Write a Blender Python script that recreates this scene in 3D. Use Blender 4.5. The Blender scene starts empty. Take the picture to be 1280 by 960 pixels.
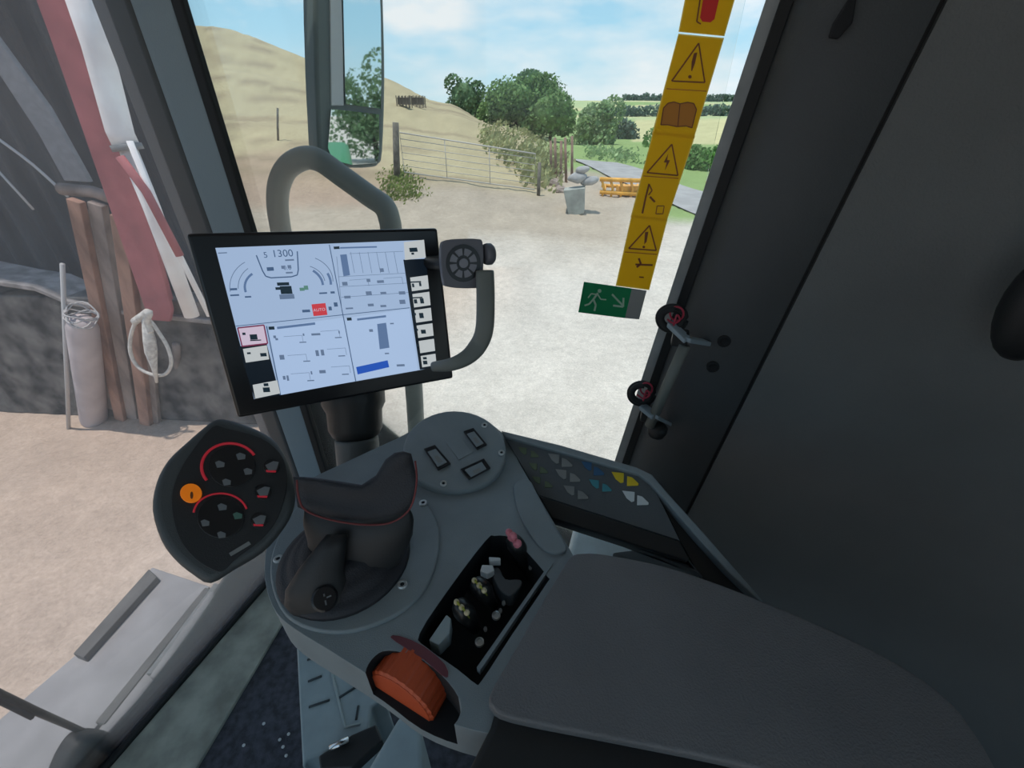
import bpy, bmesh, math, random
import numpy as np
from mathutils import Vector, Matrix, noise
random.seed(7)
S = bpy.context.scene
COL = S.collection
PI = math.pi

# ------------------------------------------------------------------ camera
FPX = 540.0
TH = math.atan((480 - 143) / FPX)
CT, ST = math.cos(TH), math.sin(TH)
CAMZ = 3.0
cam = bpy.data.objects.new('camera', bpy.data.cameras.new('camera'))
COL.objects.link(cam)
cam.location = (0, 0, CAMZ)
cam.rotation_euler = (PI / 2 - TH, 0, 0)
cam.data.sensor_width = 36
cam.data.lens = FPX / 1280 * 36
cam.data.clip_start = 0.02
cam.data.clip_end = 3000
S.camera = cam

# ------------------------------------------------------------------ cab axes
# U points to the rear of the cab, V to the right hand side of the cab
U = Vector((0.9516, -0.3074, 0.0))
V = Vector((0.3074, 0.9516, 0.0))
Z = Vector((0, 0, 1))
CAM = Vector((0, 0, CAMZ))

# ------------------------------------------------------------------ light
S.view_settings.view_transform = 'Standard'
S.view_settings.look = 'None'
S.view_settings.gamma = 1
S.view_settings.use_curve_mapping = False
S.view_settings.exposure = 0.0
w = bpy.data.worlds.new('sky'); S.world = w; w.use_nodes = True
nt = w.node_tree; nt.nodes.clear()
out = nt.nodes.new('ShaderNodeOutputWorld'); bg = nt.nodes.new('ShaderNodeBackground')
tc = nt.nodes.new('ShaderNodeTexCoord'); sep = nt.nodes.new('ShaderNodeSeparateXYZ')
nt.links.new(tc.outputs['Generated'], sep.inputs[0])
ramp = nt.nodes.new('ShaderNodeValToRGB')
nt.links.new(sep.outputs['Z'], ramp.inputs[0])
e = ramp.color_ramp.elements
e[0].position = 0.0; e[0].color = (0.66, 0.83, 0.88, 1)
e[1].position = 1.0; e[1].color = (0.13, 0.33, 0.66, 1)
x = e.new(0.12); x.color = (0.42, 0.72, 0.90, 1)
x = e.new(0.35); x.color = (0.22, 0.52, 0.82, 1)
mp = nt.nodes.new('ShaderNodeMapping'); mp.inputs['Scale'].default_value = (2.2, 2.2, 6.5)
mp.inputs['Location'].default_value = (0.35, 0.1, 0.0)
nt.links.new(tc.outputs['Generated'], mp.inputs[0])
nz = nt.nodes.new('ShaderNodeTexNoise'); nz.inputs['Scale'].default_value = 1.5
nz.inputs['Detail'].default_value = 7; nz.inputs['Roughness'].default_value = 0.55
nt.links.new(mp.outputs[0], nz.inputs[0])
cr = nt.nodes.new('ShaderNodeValToRGB')
cr.color_ramp.elements[0].position = 0.44; cr.color_ramp.elements[1].position = 0.66
nt.links.new(nz.outputs[0], cr.inputs[0])
mx = nt.nodes.new('ShaderNodeMixRGB'); mx.inputs[2].default_value = (0.86, 0.91, 0.94, 1)
nt.links.new(cr.outputs[0], mx.inputs[0]); nt.links.new(ramp.outputs[0], mx.inputs[1])
nt.links.new(mx.outputs[0], bg.inputs[0]); bg.inputs[1].default_value = 1.05
nt.links.new(bg.outputs[0], out.inputs[0])

sd = bpy.data.lights.new('sun', 'SUN'); sd.energy = 3.2; sd.angle = 0.02; sd.color = (1.0, 0.96, 0.88)
sun = bpy.data.objects.new('sun', sd); COL.objects.link(sun)
tosun = (U * -0.14 - V * 0.10 + Z * 0.98).normalized()
sun.rotation_euler = tosun.to_track_quat('Z', 'Y').to_euler()

# ------------------------------------------------------------------ materials
MATS = {}
def mat(name, col, rough=0.6, metal=0.0, noise_amt=0.0, nscale=20, bump=0.0, bscale=300, emit=None,
        estr=1.0, spec=0.5, col2=None, coords='Object', stretch=(1, 1, 1), detail=4, trans=0):
    m = bpy.data.materials.new(name); m.use_nodes = True
    n = m.node_tree; b = n.nodes['Principled BSDF']
    b.inputs['Base Color'].default_value = (*col, 1)
    b.inputs['Roughness'].default_value = rough
    b.inputs['Metallic'].default_value = metal
    b.inputs['Specular IOR Level'].default_value = spec
    t = n.nodes.new('ShaderNodeTexCoord'); mpn = n.nodes.new('ShaderNodeMapping')
    mpn.inputs['Scale'].default_value = stretch
    n.links.new(t.outputs[coords], mpn.inputs[0])
    if noise_amt > 0 or col2:
        q = n.nodes.new('ShaderNodeTexNoise'); q.inputs['Scale'].default_value = nscale
        q.inputs['Detail'].default_value = detail
        n.links.new(mpn.outputs[0], q.inputs[0])
        r = n.nodes.new('ShaderNodeValToRGB')
        c2 = col2 or tuple(min(1, c * (1 + noise_amt)) for c in col)
        c1 = col if col2 else tuple(c * (1 - noise_amt) for c in col)
        r.color_ramp.elements[0].position = 0.35; r.color_ramp.elements[1].position = 0.65
        r.color_ramp.elements[0].color = (*c1, 1); r.color_ramp.elements[1].color = (*c2, 1)
        n.links.new(q.outputs[0], r.inputs[0]); n.links.new(r.outputs[0], b.inputs['Base Color'])
    if bump > 0:
        q = n.nodes.new('ShaderNodeTexNoise'); q.inputs['Scale'].default_value = bscale
        n.links.new(mpn.outputs[0], q.inputs[0])
        bp = n.nodes.new('ShaderNodeBump'); bp.inputs['Strength'].default_value = bump
        bp.inputs['Distance'].default_value = 0.002
        n.links.new(q.outputs[0], bp.inputs['Height']); n.links.new(bp.outputs[0], b.inputs['Normal'])
    if emit:
        b.inputs['Emission Color'].default_value = (*emit, 1); b.inputs['Emission Strength'].default_value = estr
    if trans:
        tr = n.nodes.new('ShaderNodeBsdfTranslucent'); tr.inputs[0].default_value = (*col, 1)
        ms = n.nodes.new('ShaderNodeMixShader'); ms.inputs[0].default_value = trans
        n.links.new(b.outputs[0], ms.inputs[1]); n.links.new(tr.outputs[0], ms.inputs[2])
        n.links.new(ms.outputs[0], n.nodes['Material Output'].inputs[0])
    MATS[name] = m
    return m
def lin(r, g, b):
    f = lambda c: (c / 255 / 12.92) if c / 255 < 0.04045 else ((c / 255 + 0.055) / 1.055) ** 2.4
    return (f(r), f(g), f(b))
M_con = mat('console_plastic', (0.215, 0.245, 0.255), 0.55, bump=0.25, bscale=900, noise_amt=0.06)
M_condk = mat('console_dark_plastic', (0.085, 0.095, 0.10), 0.55, bump=0.25, bscale=900)
M_blk = mat('black_plastic', (0.012, 0.013, 0.014), 0.5, bump=0.1, bscale=700)
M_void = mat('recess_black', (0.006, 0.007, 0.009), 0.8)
M_gloss = mat('black_gloss', (0.008, 0.008, 0.010), 0.3)
M_joy = mat('joystick_plastic', (0.06, 0.065, 0.066), 0.5, bump=0.2, bscale=900)
M_joyface = mat('joystick_face', (0.018, 0.018, 0.019), 0.55, bump=0.1, bscale=900)
M_leath = mat('soft_black', (0.020, 0.020, 0.025), 0.62, bump=0.35, bscale=600)
M_pad = mat('armrest_leather', (0.155, 0.148, 0.148), 0.62, bump=0.5, bscale=500, noise_amt=0.1, nscale=8)
M_trim = mat('trim_dark', (0.045, 0.05, 0.054), 0.6, bump=0.3, bscale=500, noise_amt=0.1, nscale=4)
M_panel = mat('panel_dark', (0.125, 0.132, 0.132), 0.7, bump=0.4, bscale=400, noise_amt=0.12, nscale=3)
M_pil = mat('pillar_grey', (0.27, 0.33, 0.37), 0.6, bump=0.2, bscale=500)  # pillar's lit half carries sky light in its colour; clip arms share it
M_pdk = mat('pillar_shaded_dark', (0.085, 0.088, 0.092), 0.6, bump=0.2, bscale=500)
M_rub = mat('rubber', (0.010, 0.011, 0.012), 0.7)
M_frit = mat('seal_grey', (0.42, 0.43, 0.43), 0.6, trans=0.5, noise_amt=0.15, nscale=30)
M_sill = mat('sill_paint', (0.33, 0.34, 0.29), 0.6, noise_amt=0.3, nscale=14, bump=0.2, bscale=60)
M_mat = mat('floor_mat', (0.06, 0.063, 0.078), 0.9, bump=0.6, bscale=300, noise_amt=0.35, nscale=60)
M_ped = mat('pedestal_grey', (0.30, 0.36, 0.375), 0.55, noise_amt=0.08)
M_pedl = mat('pedestal_line', (0.33, 0.38, 0.38), 0.5)
M_gview = mat('ground_view_pale', (0.72, 0.80, 0.82), 0.45, noise_amt=0.12, nscale=20)
M_head = mat('headliner', (0.42, 0.43, 0.43), 0.9)
M_screw = mat('screw_steel', (0.55, 0.56, 0.55), 0.35, metal=0.6)
M_chrome = mat('chrome', (0.6, 0.6, 0.6), 0.2, metal=1.0)
M_orange = mat('orange_plastic', (0.50, 0.075, 0.02), 0.5, bump=0.1)
M_obtn = mat('orange_button', (0.75, 0.22, 0.01), 0.4, emit=(0.8, 0.16, 0.0), estr=0.32)
M_redl = mat('red_backlight', (0.35, 0.02, 0.03), 0.5, emit=(0.45, 0.015, 0.03), estr=0.32)
M_seam = mat('red_stitching', (0.16, 0.03, 0.03), 0.7)
M_btn = mat('button_legend', (0.16, 0.165, 0.17), 0.6)
M_btng = mat('button_legend_green', (0.08, 0.17, 0.13), 0.6)
M_white = mat('white_plastic', (0.62, 0.64, 0.63), 0.5)
M_rod = mat('handle_grey', (0.15, 0.16, 0.145), 0.5, bump=0.2, bscale=800)
M_olive = mat('key_olive', (0.11, 0.14, 0.08), 0.6)
M_kgrey = mat('key_grey', (0.22, 0.22, 0.21), 0.6)
M_kblue = mat('key_blue', (0.03, 0.10, 0.20), 0.6)
M_kteal = mat('key_teal', (0.05, 0.24, 0.28), 0.6)
M_kyel = mat('key_yellow', (0.70, 0.50, 0.02), 0.6)
M_yel = mat('sticker_yellow', (0.95, 0.80, 0.05), 0.5, trans=0.8)
M_yedge = mat('sticker_edge', (0.95, 0.80, 0.30), 0.5, trans=0.6)
M_brn = mat('sticker_print', (0.16, 0.045, 0.01), 0.6)
M_brn2 = mat('sticker_print_orange', (0.45, 0.17, 0.01), 0.6)
M_redp = mat('sticker_red', (0.65, 0.015, 0.01), 0.6)
M_grn = mat('sticker_green', (0.01, 0.30, 0.13), 0.5, trans=0.5)
M_gprint = mat('sticker_pale_print', (0.32, 0.50, 0.36), 0.6)
M_gry = mat('sticker_grey', (0.23, 0.23, 0.22), 0.6)
M_lever = mat('lever_black', (0.010, 0.010, 0.010), 0.35)
M_lime = mat('lever_lime', (0.26, 0.27, 0.03), 0.5)
M_cream = mat('lever_cream', (0.50, 0.42, 0.25), 0.4)
M_pink = mat('lever_pink', (0.60, 0.18, 0.22), 0.5)
M_red = mat('red_wire', (0.35, 0.02, 0.05), 0.5)
# screen
def em(name, c, s=1.0):
    return mat(name, (0.01, 0.01, 0.01), 0.3, emit=c, estr=s * .9, spec=0.3)
M_s0 = em('screen_blue_white', lin(163, 186, 218))
M_s1 = em('screen_panel', lin(172, 196, 230))
M_s2 = em('screen_tile', lin(192, 198, 200))
M_s3 = em('screen_tile_pink', lin(205, 190, 210))
M_sl = em('screen_line', lin(70, 95, 130))
M_sm = em('screen_midblue', lin(92, 118, 158))
M_sd = em('screen_dark', lin(22, 40, 52))
M_sb = em('screen_blue', lin(35, 85, 185))
M_sr = em('screen_red', lin(200, 60, 70))
M_sg = em('screen_green', lin(90, 135, 125))
M_st = em('screen_text', lin(100, 120, 150))
M_so = em('screen_black', lin(12, 22, 32))
M_srd = em('screen_frame_red', lin(120, 50, 80))
# outside
M_shed = mat('shed_cladding', (0.085, 0.083, 0.085), 0.85, noise_amt=0.3, nscale=2, stretch=(1, 1, .3))
M_lowall = mat('shed_low_wall', (0.016, 0.016, 0.018), 0.85, col2=(0.20, 0.185, 0.17), nscale=4.5, detail=9, bump=0.5, bscale=20)
M_ledge = mat('dusty_ledge', (0.32, 0.29, 0.275), 0.9, noise_amt=0.3, nscale=8)
M_stan = mat('red_steel', (0.40, 0.13, 0.135), 0.75, noise_amt=0.15, nscale=5)
M_pipe = mat('white_pipe', (0.95, 0.88, 0.86), 0.6, noise_amt=0.12, nscale=5)
M_strip = mat('grey_strip', (0.27, 0.27, 0.28), 0.8, noise_amt=0.1)
M_rust = mat('rusty_timber', (0.32, 0.18, 0.13), 0.9, noise_amt=0.45, nscale=6, stretch=(1, 1, .25))
M_rust2 = mat('grey_timber', (0.28, 0.22, 0.19), 0.9, noise_amt=0.4, nscale=6, stretch=(1, 1, .25))
M_cyl = mat('grey_bottle', (0.52, 0.45, 0.45), 0.7, noise_amt=0.12, nscale=4)
M_rope = mat('white_rope', (0.62, 0.58, 0.53), 0.9, noise_amt=0.2, nscale=30)
M_pole = mat('pale_pole', (0.50, 0.48, 0.47), 0.6)
M_plat = mat('deck_metal', (0.30, 0.29, 0.29), 0.6, noise_amt=0.12, nscale=7, bump=0.15, bscale=100)
M_platd = mat('deck_lip', (0.11, 0.105, 0.10), 0.7, noise_amt=0.2, nscale=10)
M_wip = mat('wiper_black', (0.016, 0.015, 0.015), 0.6)
M_wiparm = mat('wiper_arm', (0.055, 0.045, 0.032), 0.5)
M_post = mat('gate_post_wood', (0.16, 0.145, 0.12), 0.9, noise_amt=0.3, nscale=5)
M_gate = mat('galvanised_gate', (0.50, 0.47, 0.42), 0.6)
M_stake = mat('stake_wood', (0.24, 0.16, 0.12), 0.9, noise_amt=0.4, nscale=3)
M_block = mat('concrete', (0.36, 0.37, 0.33), 0.9, noise_amt=0.2, nscale=3)
M_sack = mat('pale_sack', (0.36, 0.355, 0.35), 0.9, noise_amt=0.2, nscale=3)
M_rub2 = mat('rubble', (0.35, 0.28, 0.24), 0.9, noise_amt=0.35, nscale=2)
M_impl = mat('yellow_paint', (0.78, 0.38, 0.05), 0.5, noise_amt=0.2, nscale=4)
M_feed = mat('feeder_brown', (0.13, 0.11, 0.09), 0.9, noise_amt=0.3, nscale=1)
M_trunk = mat('bark', (0.09, 0.07, 0.05), 0.9, noise_amt=0.3, nscale=6)
M_road = mat('road_asphalt', (0.34, 0.33, 0.32), 0.9, noise_amt=0.12, nscale=1.5)
M_body = mat('machine_green', (0.01, 0.20, 0.03), 0.4)
M_mirf = mat('mirror_housing', (0.10, 0.13, 0.125), 0.45)
M_mirl = mat('mirror_housing_light', (0.5, 0.53, 0.54), 0.5)
def leafmat(name, c, amt=.45):
    return mat(name, c, 0.8, noise_amt=amt, nscale=1.3, trans=0.25, spec=0.2)
M_lf1 = leafmat('leaves_mid_green', (0.19, 0.30, 0.11))
M_lf2 = leafmat('leaves_pale_green', (0.30, 0.40, 0.20))
M_lf3 = leafmat('leaves_deep_green', (0.15, 0.25, 0.12))
M_lf4 = leafmat('weeds_dry', (0.32, 0.33, 0.16))
M_lf5 = leafmat('grass_verge', (0.22, 0.27, 0.08))
M_lf6 = leafmat('hedge_bright', (0.17, 0.33, 0.10))
M_lf7 = leafmat('hedge_far', (0.16, 0.23, 0.18))
M_dirt = mat('clod', (0.33, 0.24, 0.18), 0.9, noise_amt=0.3, nscale=2)

def glassmat(name, haze, tint=(0.965, 0.975, 0.97)):
    m = bpy.data.materials.new(name); m.use_nodes = True; n = m.node_tree; n.nodes.clear()
    o = n.nodes.new('ShaderNodeOutputMaterial')
    t = n.nodes.new('ShaderNodeBsdfTransparent'); t.inputs[0].default_value = (*tint, 1)
    g = n.nodes.new('ShaderNodeBsdfGlossy'); g.inputs['Roughness'].default_value = 0.03
    g.inputs[0].default_value = (0.8, 0.85, 0.85, 1)
    f = n.nodes.new('ShaderNodeFresnel'); f.inputs[0].default_value = 1.3
    d = n.nodes.new('ShaderNodeBsdfTranslucent'); d.inputs[0].default_value = (0.75, 0.72, 0.72, 1)
    a = n.nodes.new('ShaderNodeMixShader'); b = n.nodes.new('ShaderNodeMixShader')
    n.links.new(f.outputs[0], a.inputs[0]); n.links.new(t.outputs[0], a.inputs[1]); n.links.new(g.outputs[0], a.inputs[2])
    b.inputs[0].default_value = haze
    n.links.new(a.outputs[0], b.inputs[1]); n.links.new(d.outputs[0], b.inputs[2])
    n.links.new(b.outputs[0], o.inputs[0])
    return m
M_glass = glassmat('window_glass', 0.015)
M_wind = glassmat('dusty_windshield_glass', 0.075, (0.93, 0.92, 0.93))
M_mirror = mat('mirror_glass', (0.80, 0.84, 0.84), 0.02, metal=1.0)

# ------------------------------------------------------------------ sighting helpers
def ray(px, py):
    X = px - 640; Y = py - 480
    return Vector((X, FPX * CT - Y * ST, -(Y * CT + FPX * ST))) / FPX
def P(px, py, d):                       # point at depth d (metres along the view axis)
    return CAM + ray(px, py) * d
def onP(px, py, p0, n):
    r = ray(px, py)
    return CAM + r * ((p0 - CAM).dot(n) / r.dot(n))
def onZ(px, py, z):                     # z measured from the eye height
    return onP(px, py, CAM + Z * z, Z)
def onV(px, py, v):
    return onP(px, py, CAM + V * v, V)
def cab(u, v, z):
    return CAM + U * u + V * v + Z * z

# ------------------------------------------------------------------ mesh helpers
def finish(name, verts, faces, m, parent=None, smooth=False, bevel=0, mats=None, fm=None, segs=3):
    me = bpy.data.meshes.new(name)
    vs = [Vector(v) for v in verts]
    if parent is not None:
        off = root_of(parent).location
    else:
        xs = [v.x for v in vs]; ys = [v.y for v in vs]; zs = [v.z for v in vs]
        off = Vector(((min(xs) + max(xs)) / 2, (min(ys) + max(ys)) / 2, min(zs)))
    me.from_pydata([v - off for v in vs], [], faces)
    for mm in (mats or [m]): me.materials.append(mm)
    if fm is not None: me.polygons.foreach_set('material_index', fm)
    b = bmesh.new(); b.from_mesh(me); bmesh.ops.recalc_face_normals(b, faces=b.faces); b.to_mesh(me); b.free()
    if smooth: me.polygons.foreach_set('use_smooth', [True] * len(me.polygons))
    me.update()
    o = bpy.data.objects.new(name, me); COL.objects.link(o)
    if parent is None: o.location = off
    else: o.parent = parent
    if bevel:
        md = o.modifiers.new('bevel', 'BEVEL'); md.width = bevel; md.segments = segs
        md.limit_method = 'ANGLE'; md.angle_limit = math.radians(35); md.harden_normals = False
        me.polygons.foreach_set('use_smooth', [True] * len(me.polygons))
        try:
            me.set_sharp_from_angle(angle=math.radians(50))
        except Exception: pass
    return o
def root_of(o):
    while o.parent: o = o.parent
    return o
def thing(name, label, cat, loc, group=None):
    o = bpy.data.objects.new(name, None); COL.objects.link(o); o.location = loc
    o.empty_display_size = 0.05
    o['label'] = label; o['category'] = cat
    if group: o['group'] = group
    return o
def tag(o, label, cat, group=None, kind=None):
    o['label'] = label; o['category'] = cat
    if group: o['group'] = group
    if kind: o['kind'] = kind
    return o
def struct(o):
    o['kind'] = 'structure'; return o
class MB:
    def __init__(s): s.v = []; s.f = []; s.m = []
    def add(s, v, f, mi=0):
        k = len(s.v); s.v += [Vector(q) for q in v]; s.f += [tuple(i + k for i in q) for q in f]; s.m += [mi] * len(f)
        return s
    def prism(s, pts, vec, mi=0, mtop=None):
        n = len(pts); v = list(pts) + [p + vec for p in pts]
        f = [tuple(range(n)), tuple(range(2 * n - 1, n - 1, -1))] + [(i, (i + 1) % n, (i + 1) % n + n, i + n) for i in range(n)]
        s.add(v, f, mi)
        if mtop is not None: s.m[-(n + 2)] = mtop
        return s
    def box(s, c, ax, ay, az, mi=0):        # centre and three half axes
        v = [c + ax * i + ay * j + az * k for k in (-1, 1) for j in (-1, 1) for i in (-1, 1)]
        return s.add(v, [(0, 1, 3, 2), (4, 6, 7, 5), (0, 4, 5, 1), (2, 3, 7, 6), (0, 2, 6, 4), (1, 5, 7, 3)], mi)
    def rings(s, rings, closed=False, caps=True, mi=0):
        n = len(rings[0]); v = [p for r in rings for p in r]; f = []
        R = len(rings)
        for i in range(R if closed else R - 1):
            for j in range(n):
                a = i * n + j; b = i * n + (j + 1) % n; c = ((i + 1) % R) * n
                f.append((a, b, c + (j + 1) % n, c + j))
        if caps and not closed: f += [tuple(range(n - 1, -1, -1)), tuple(range((R - 1) * n, R * n))]
        return s.add(v, f, mi)
    def tube(s, pts, r, n=10, closed=False, mi=0):
        pts = [Vector(p) for p in pts]; rr = []
        N = len(pts); prev = None
        for i, p in enumerate(pts):
            if closed: t = pts[(i + 1) % N] - pts[i - 1]
            else: t = pts[min(i + 1, N - 1)] - pts[max(i - 1, 0)]
            t.normalize()
            if prev is None:
                a = t.orthogonal().normalized()
            else:
                a = (prev - t * prev.dot(t))
                a = a.normalized() if a.length > 1e-6 else t.orthogonal().normalized()
            prev = a; b = t.cross(a)
            R = r[i] if isinstance(r, (list, tuple)) else r
            rr.append([p + (a * math.cos(2 * PI * k / n) + b * math.sin(2 * PI * k / n)) * R for k in range(n)])
        return s.rings(rr, closed, True, mi)
    def cyl(s, a, b, r, n=20, r2=None, mi=0):
        return s.tube([a, b], [r, r if r2 is None else r2], n, mi=mi)
    def lathe(s, c, ax, prof, n=24, mi=0):  # prof: (radius, height along ax)
        ax = ax.normalized(); a = ax.orthogonal().normalized(); b = ax.cross(a)
        return s.rings([[c + ax * h + (a * math.cos(2 * PI * k / n) + b * math.sin(2 * PI * k / n)) * r for k in range(n)] for r, h in prof], mi=mi)
    def ball(s, c, ax, ay, az, n=12, mi=0):
        rr = []
        for i in range(1, n // 2 + 2):
            t = PI * i / (n // 2 + 2)
            rr.append([c + az * math.cos(t) + (ax * math.cos(2 * PI * k / n) + ay * math.sin(2 * PI * k / n)) * math.sin(t) for k in range(n)])
        return s.rings(rr, mi=mi)
    def go(s, name, m, parent=None, smooth=False, bevel=0, mats=None, segs=3):
        return finish(name, s.v, s.f, m, parent, smooth, bevel, mats, s.m if mats else None, segs)
def smoothpts(pts, k=6, closed=False):
    pts = [Vector(p) for p in pts]; n = len(pts); o = []
    for i in range(n if closed else n - 1):
        g = (lambda j: pts[j % n]) if closed else (lambda j: pts[max(0, min(n - 1, j))])
        p0, p1, p2, p3 = g(i - 1), g(i), g(i + 1), g(i + 2)
        for q in range(k):
            t = q / k
            o.append(0.5 * ((2 * p1) + (p2 - p0) * t + (2 * p0 - 5 * p1 + 4 * p2 - p3) * t * t + (3 * p1 - p0 - 3 * p2 + p3) * t ** 3))
    if not closed: o.append(pts[-1])
    return o
def sm2(px, k=5):                        # smooth closed outline in the plane of a drawing
    return [(p.x, p.y) for p in smoothpts([Vector((a, b, 0)) for a, b in px], k, True)]
def boolean(o, cutters):
    for c in cutters:
        md = o.modifiers.new('b', 'BOOLEAN'); md.operation = 'DIFFERENCE'; md.object = c; md.solver = 'EXACT'
    dg = bpy.context.evaluated_depsgraph_get(); dg.update()
    me = bpy.data.meshes.new_from_object(o.evaluated_get(dg))
    o.modifiers.clear(); o.data = me
    for c in cutters: bpy.data.objects.remove(c)
def addbevel(o, wd, segs=3, ang=35):
    md = o.modifiers.new('bevel', 'BEVEL'); md.width = wd; md.segments = segs
    md.limit_method = 'ANGLE'; md.angle_limit = math.radians(ang)
    o.data.polygons.foreach_set('use_smooth', [True] * len(o.data.polygons))
    try: o.data.set_sharp_from_angle(angle=math.radians(50))
    except Exception: pass
def writing(name, txt, m, parent, p0, right, up, size, depth=0.0002):
    cu = bpy.data.curves.new(name, 'FONT'); cu.body = txt; cu.size = size; cu.extrude = depth
    cu.align_x = 'CENTER'; cu.align_y = 'CENTER'
    ob = bpy.data.objects.new(name, cu); COL.objects.link(ob)
    dg = bpy.context.evaluated_depsgraph_get(); dg.update()
    me = bpy.data.meshes.new_from_object(ob.evaluated_get(dg))
    bpy.data.objects.remove(ob)
    right = right.normalized(); nn = right.cross(up).normalized(); up = nn.cross(right)
    mt = Matrix((right, up, nn)).transposed().to_4x4(); mt.translation = p0 - root_of(parent).location
    me.transform(mt); me.materials.append(m)
    o = bpy.data.objects.new(name, me); COL.objects.link(o); o.parent = parent
    return o

# ================================================================== TERRAIN
DS = np.array([0, 5, 12, 18, 26, 40, 60, 100, 200, 500, 1200], float)
AZ = np.array([-.9, -.56, -.26, -.13, -.033, .1, .23, .4, .7, 1.2])
HT = np.array([
    [0, 0, .6, 1.6, 3.0, 6.5, 12.5, 12, 8, 6, 6],
    [0, 0, .5, 1.4, 2.7, 5.8, 11.0, 10, 8, 6, 6],
    [0, 0, .55, 1.35, 2.3, 4.2, 6.6, 5.5, 4, 5, 6],
    [0, 0, .5, 1.15, 1.9, 3.1, 4.1, 3.0, 3, 8, 8],
    [0, 0, .4, .95, 1.5, 2.2, 1.9, 1, 2, 12, 10],
    [0, 0, .35, .75, .9, .6, .1, -.6, 2, 14, 12],
    [0, 0, .3, .55, .65, .55, .2, -.5, 2, 14, 12],
    [0, 0, .2, .35, .4, .3, -.1, .2, 2.2, 13, 12],
    [0, 0, .1, .1, .1, 0, -.2, .2, 2.5, 12, 12],
    [0, 0, 0, 0, 0, 0, 0, .5, 3, 11, 12]])
def hgt(r, f):
    r = np.asarray(r, float); f = np.asarray(f, float)
    d = np.maximum(f, 0.01)
    a = np.clip(r / d, AZ[0], AZ[-1])
    d = np.where(np.abs(r) > d * 1.2, np.maximum(f, 0.01), d)
    di = np.clip(np.searchsorted(DS, np.minimum(d, 1199.9), side='right') - 1, 0, len(DS) - 2)
    t = (np.minimum(d, 1199.9) - DS[di]) / (DS[di + 1] - DS[di]); t = t * t * (3 - 2 * t)
    ai = np.clip(np.searchsorted(AZ, a, side='right') - 1, 0, len(AZ) - 2)
    q = (a - AZ[ai]) / (AZ[ai + 1] - AZ[ai]); q = q * q * (3 - 2 * q)
    h = (HT[ai, di] * (1 - t) + HT[ai, di + 1] * t) * (1 - q) + (HT[ai + 1, di] * (1 - t) + HT[ai + 1, di + 1] * t) * q
    return np.where(f > 0, h, 0.0)
def onT(px, py, lift=0.0):
    r = ray(px, py); d = 1.5
    last = d
    while d < 1500:
        p = CAM + r * d
        if p.z <= float(hgt(p.x, p.y)): break
        last = d; d *= 1.02
    for _ in range(20):
        mid = (last + d) / 2; p = CAM + r * mid
        if p.z <= float(hgt(p.x, p.y)): d = mid
        else: last = mid
    p = CAM + r * d
    return Vector((p.x, p.y, float(hgt(p.x, p.y)) + lift))
def T(r, f, lift=0.0): return Vector((r, f, float(hgt(r, f)) + lift))

nr, na = 210, 420
rad = np.concatenate([[0.0], 1.0 * (1150 / 1.0) ** (np.arange(nr) / (nr - 1))])
ang = np.concatenate([np.linspace(-70, 70, 300), np.linspace(70, 290, na - 300 + 1)[1:-1]])
ang = np.radians(ang)
vs = []; cols = []
rng = np.random.RandomState(3)
for R in rad:
    rr = R * np.sin(ang); ff = R * np.cos(ang)
    hh = hgt(rr, ff)
    hh = hh + rng.uniform(-1, 1, len(ang)) * np.clip(R * 0.0012, 0, 0.05)
    for i in range(len(ang)): vs.append((rr[i], ff[i], hh[i]))
nA = len(ang); fs = []
for i in range(len(rad) - 1):
    for j in range(nA):
        k = (j + 1) % nA
        fs.append((i * nA + j, i * nA + k, (i + 1) * nA + k, (i + 1) * nA + j))
gm = bpy.data.meshes.new('ground'); gm.from_pydata(vs, [], fs)
def mixc(a, b, t): return tuple(x * (1 - t) + y * t for x, y in zip(a, b))
def sst(a, b, x):
    t = min(1, max(0, (x - a) / (b - a))); return t * t * (3 - 2 * t)
GRAV = (0.62, 0.565, 0.50); GTAN = (0.56, 0.435, 0.345); GEDGE = (0.42, 0.355, 0.28)
DRY = (0.43, 0.365, 0.225); GREEN = (0.25, 0.35, 0.13); YELL = (0.52, 0.49, 0.26); PALE = (0.40, 0.47, 0.24)
attr = gm.color_attributes.new('Col', 'FLOAT_COLOR', 'POINT')
buf = np.ones((len(vs), 4), np.float32)
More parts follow.
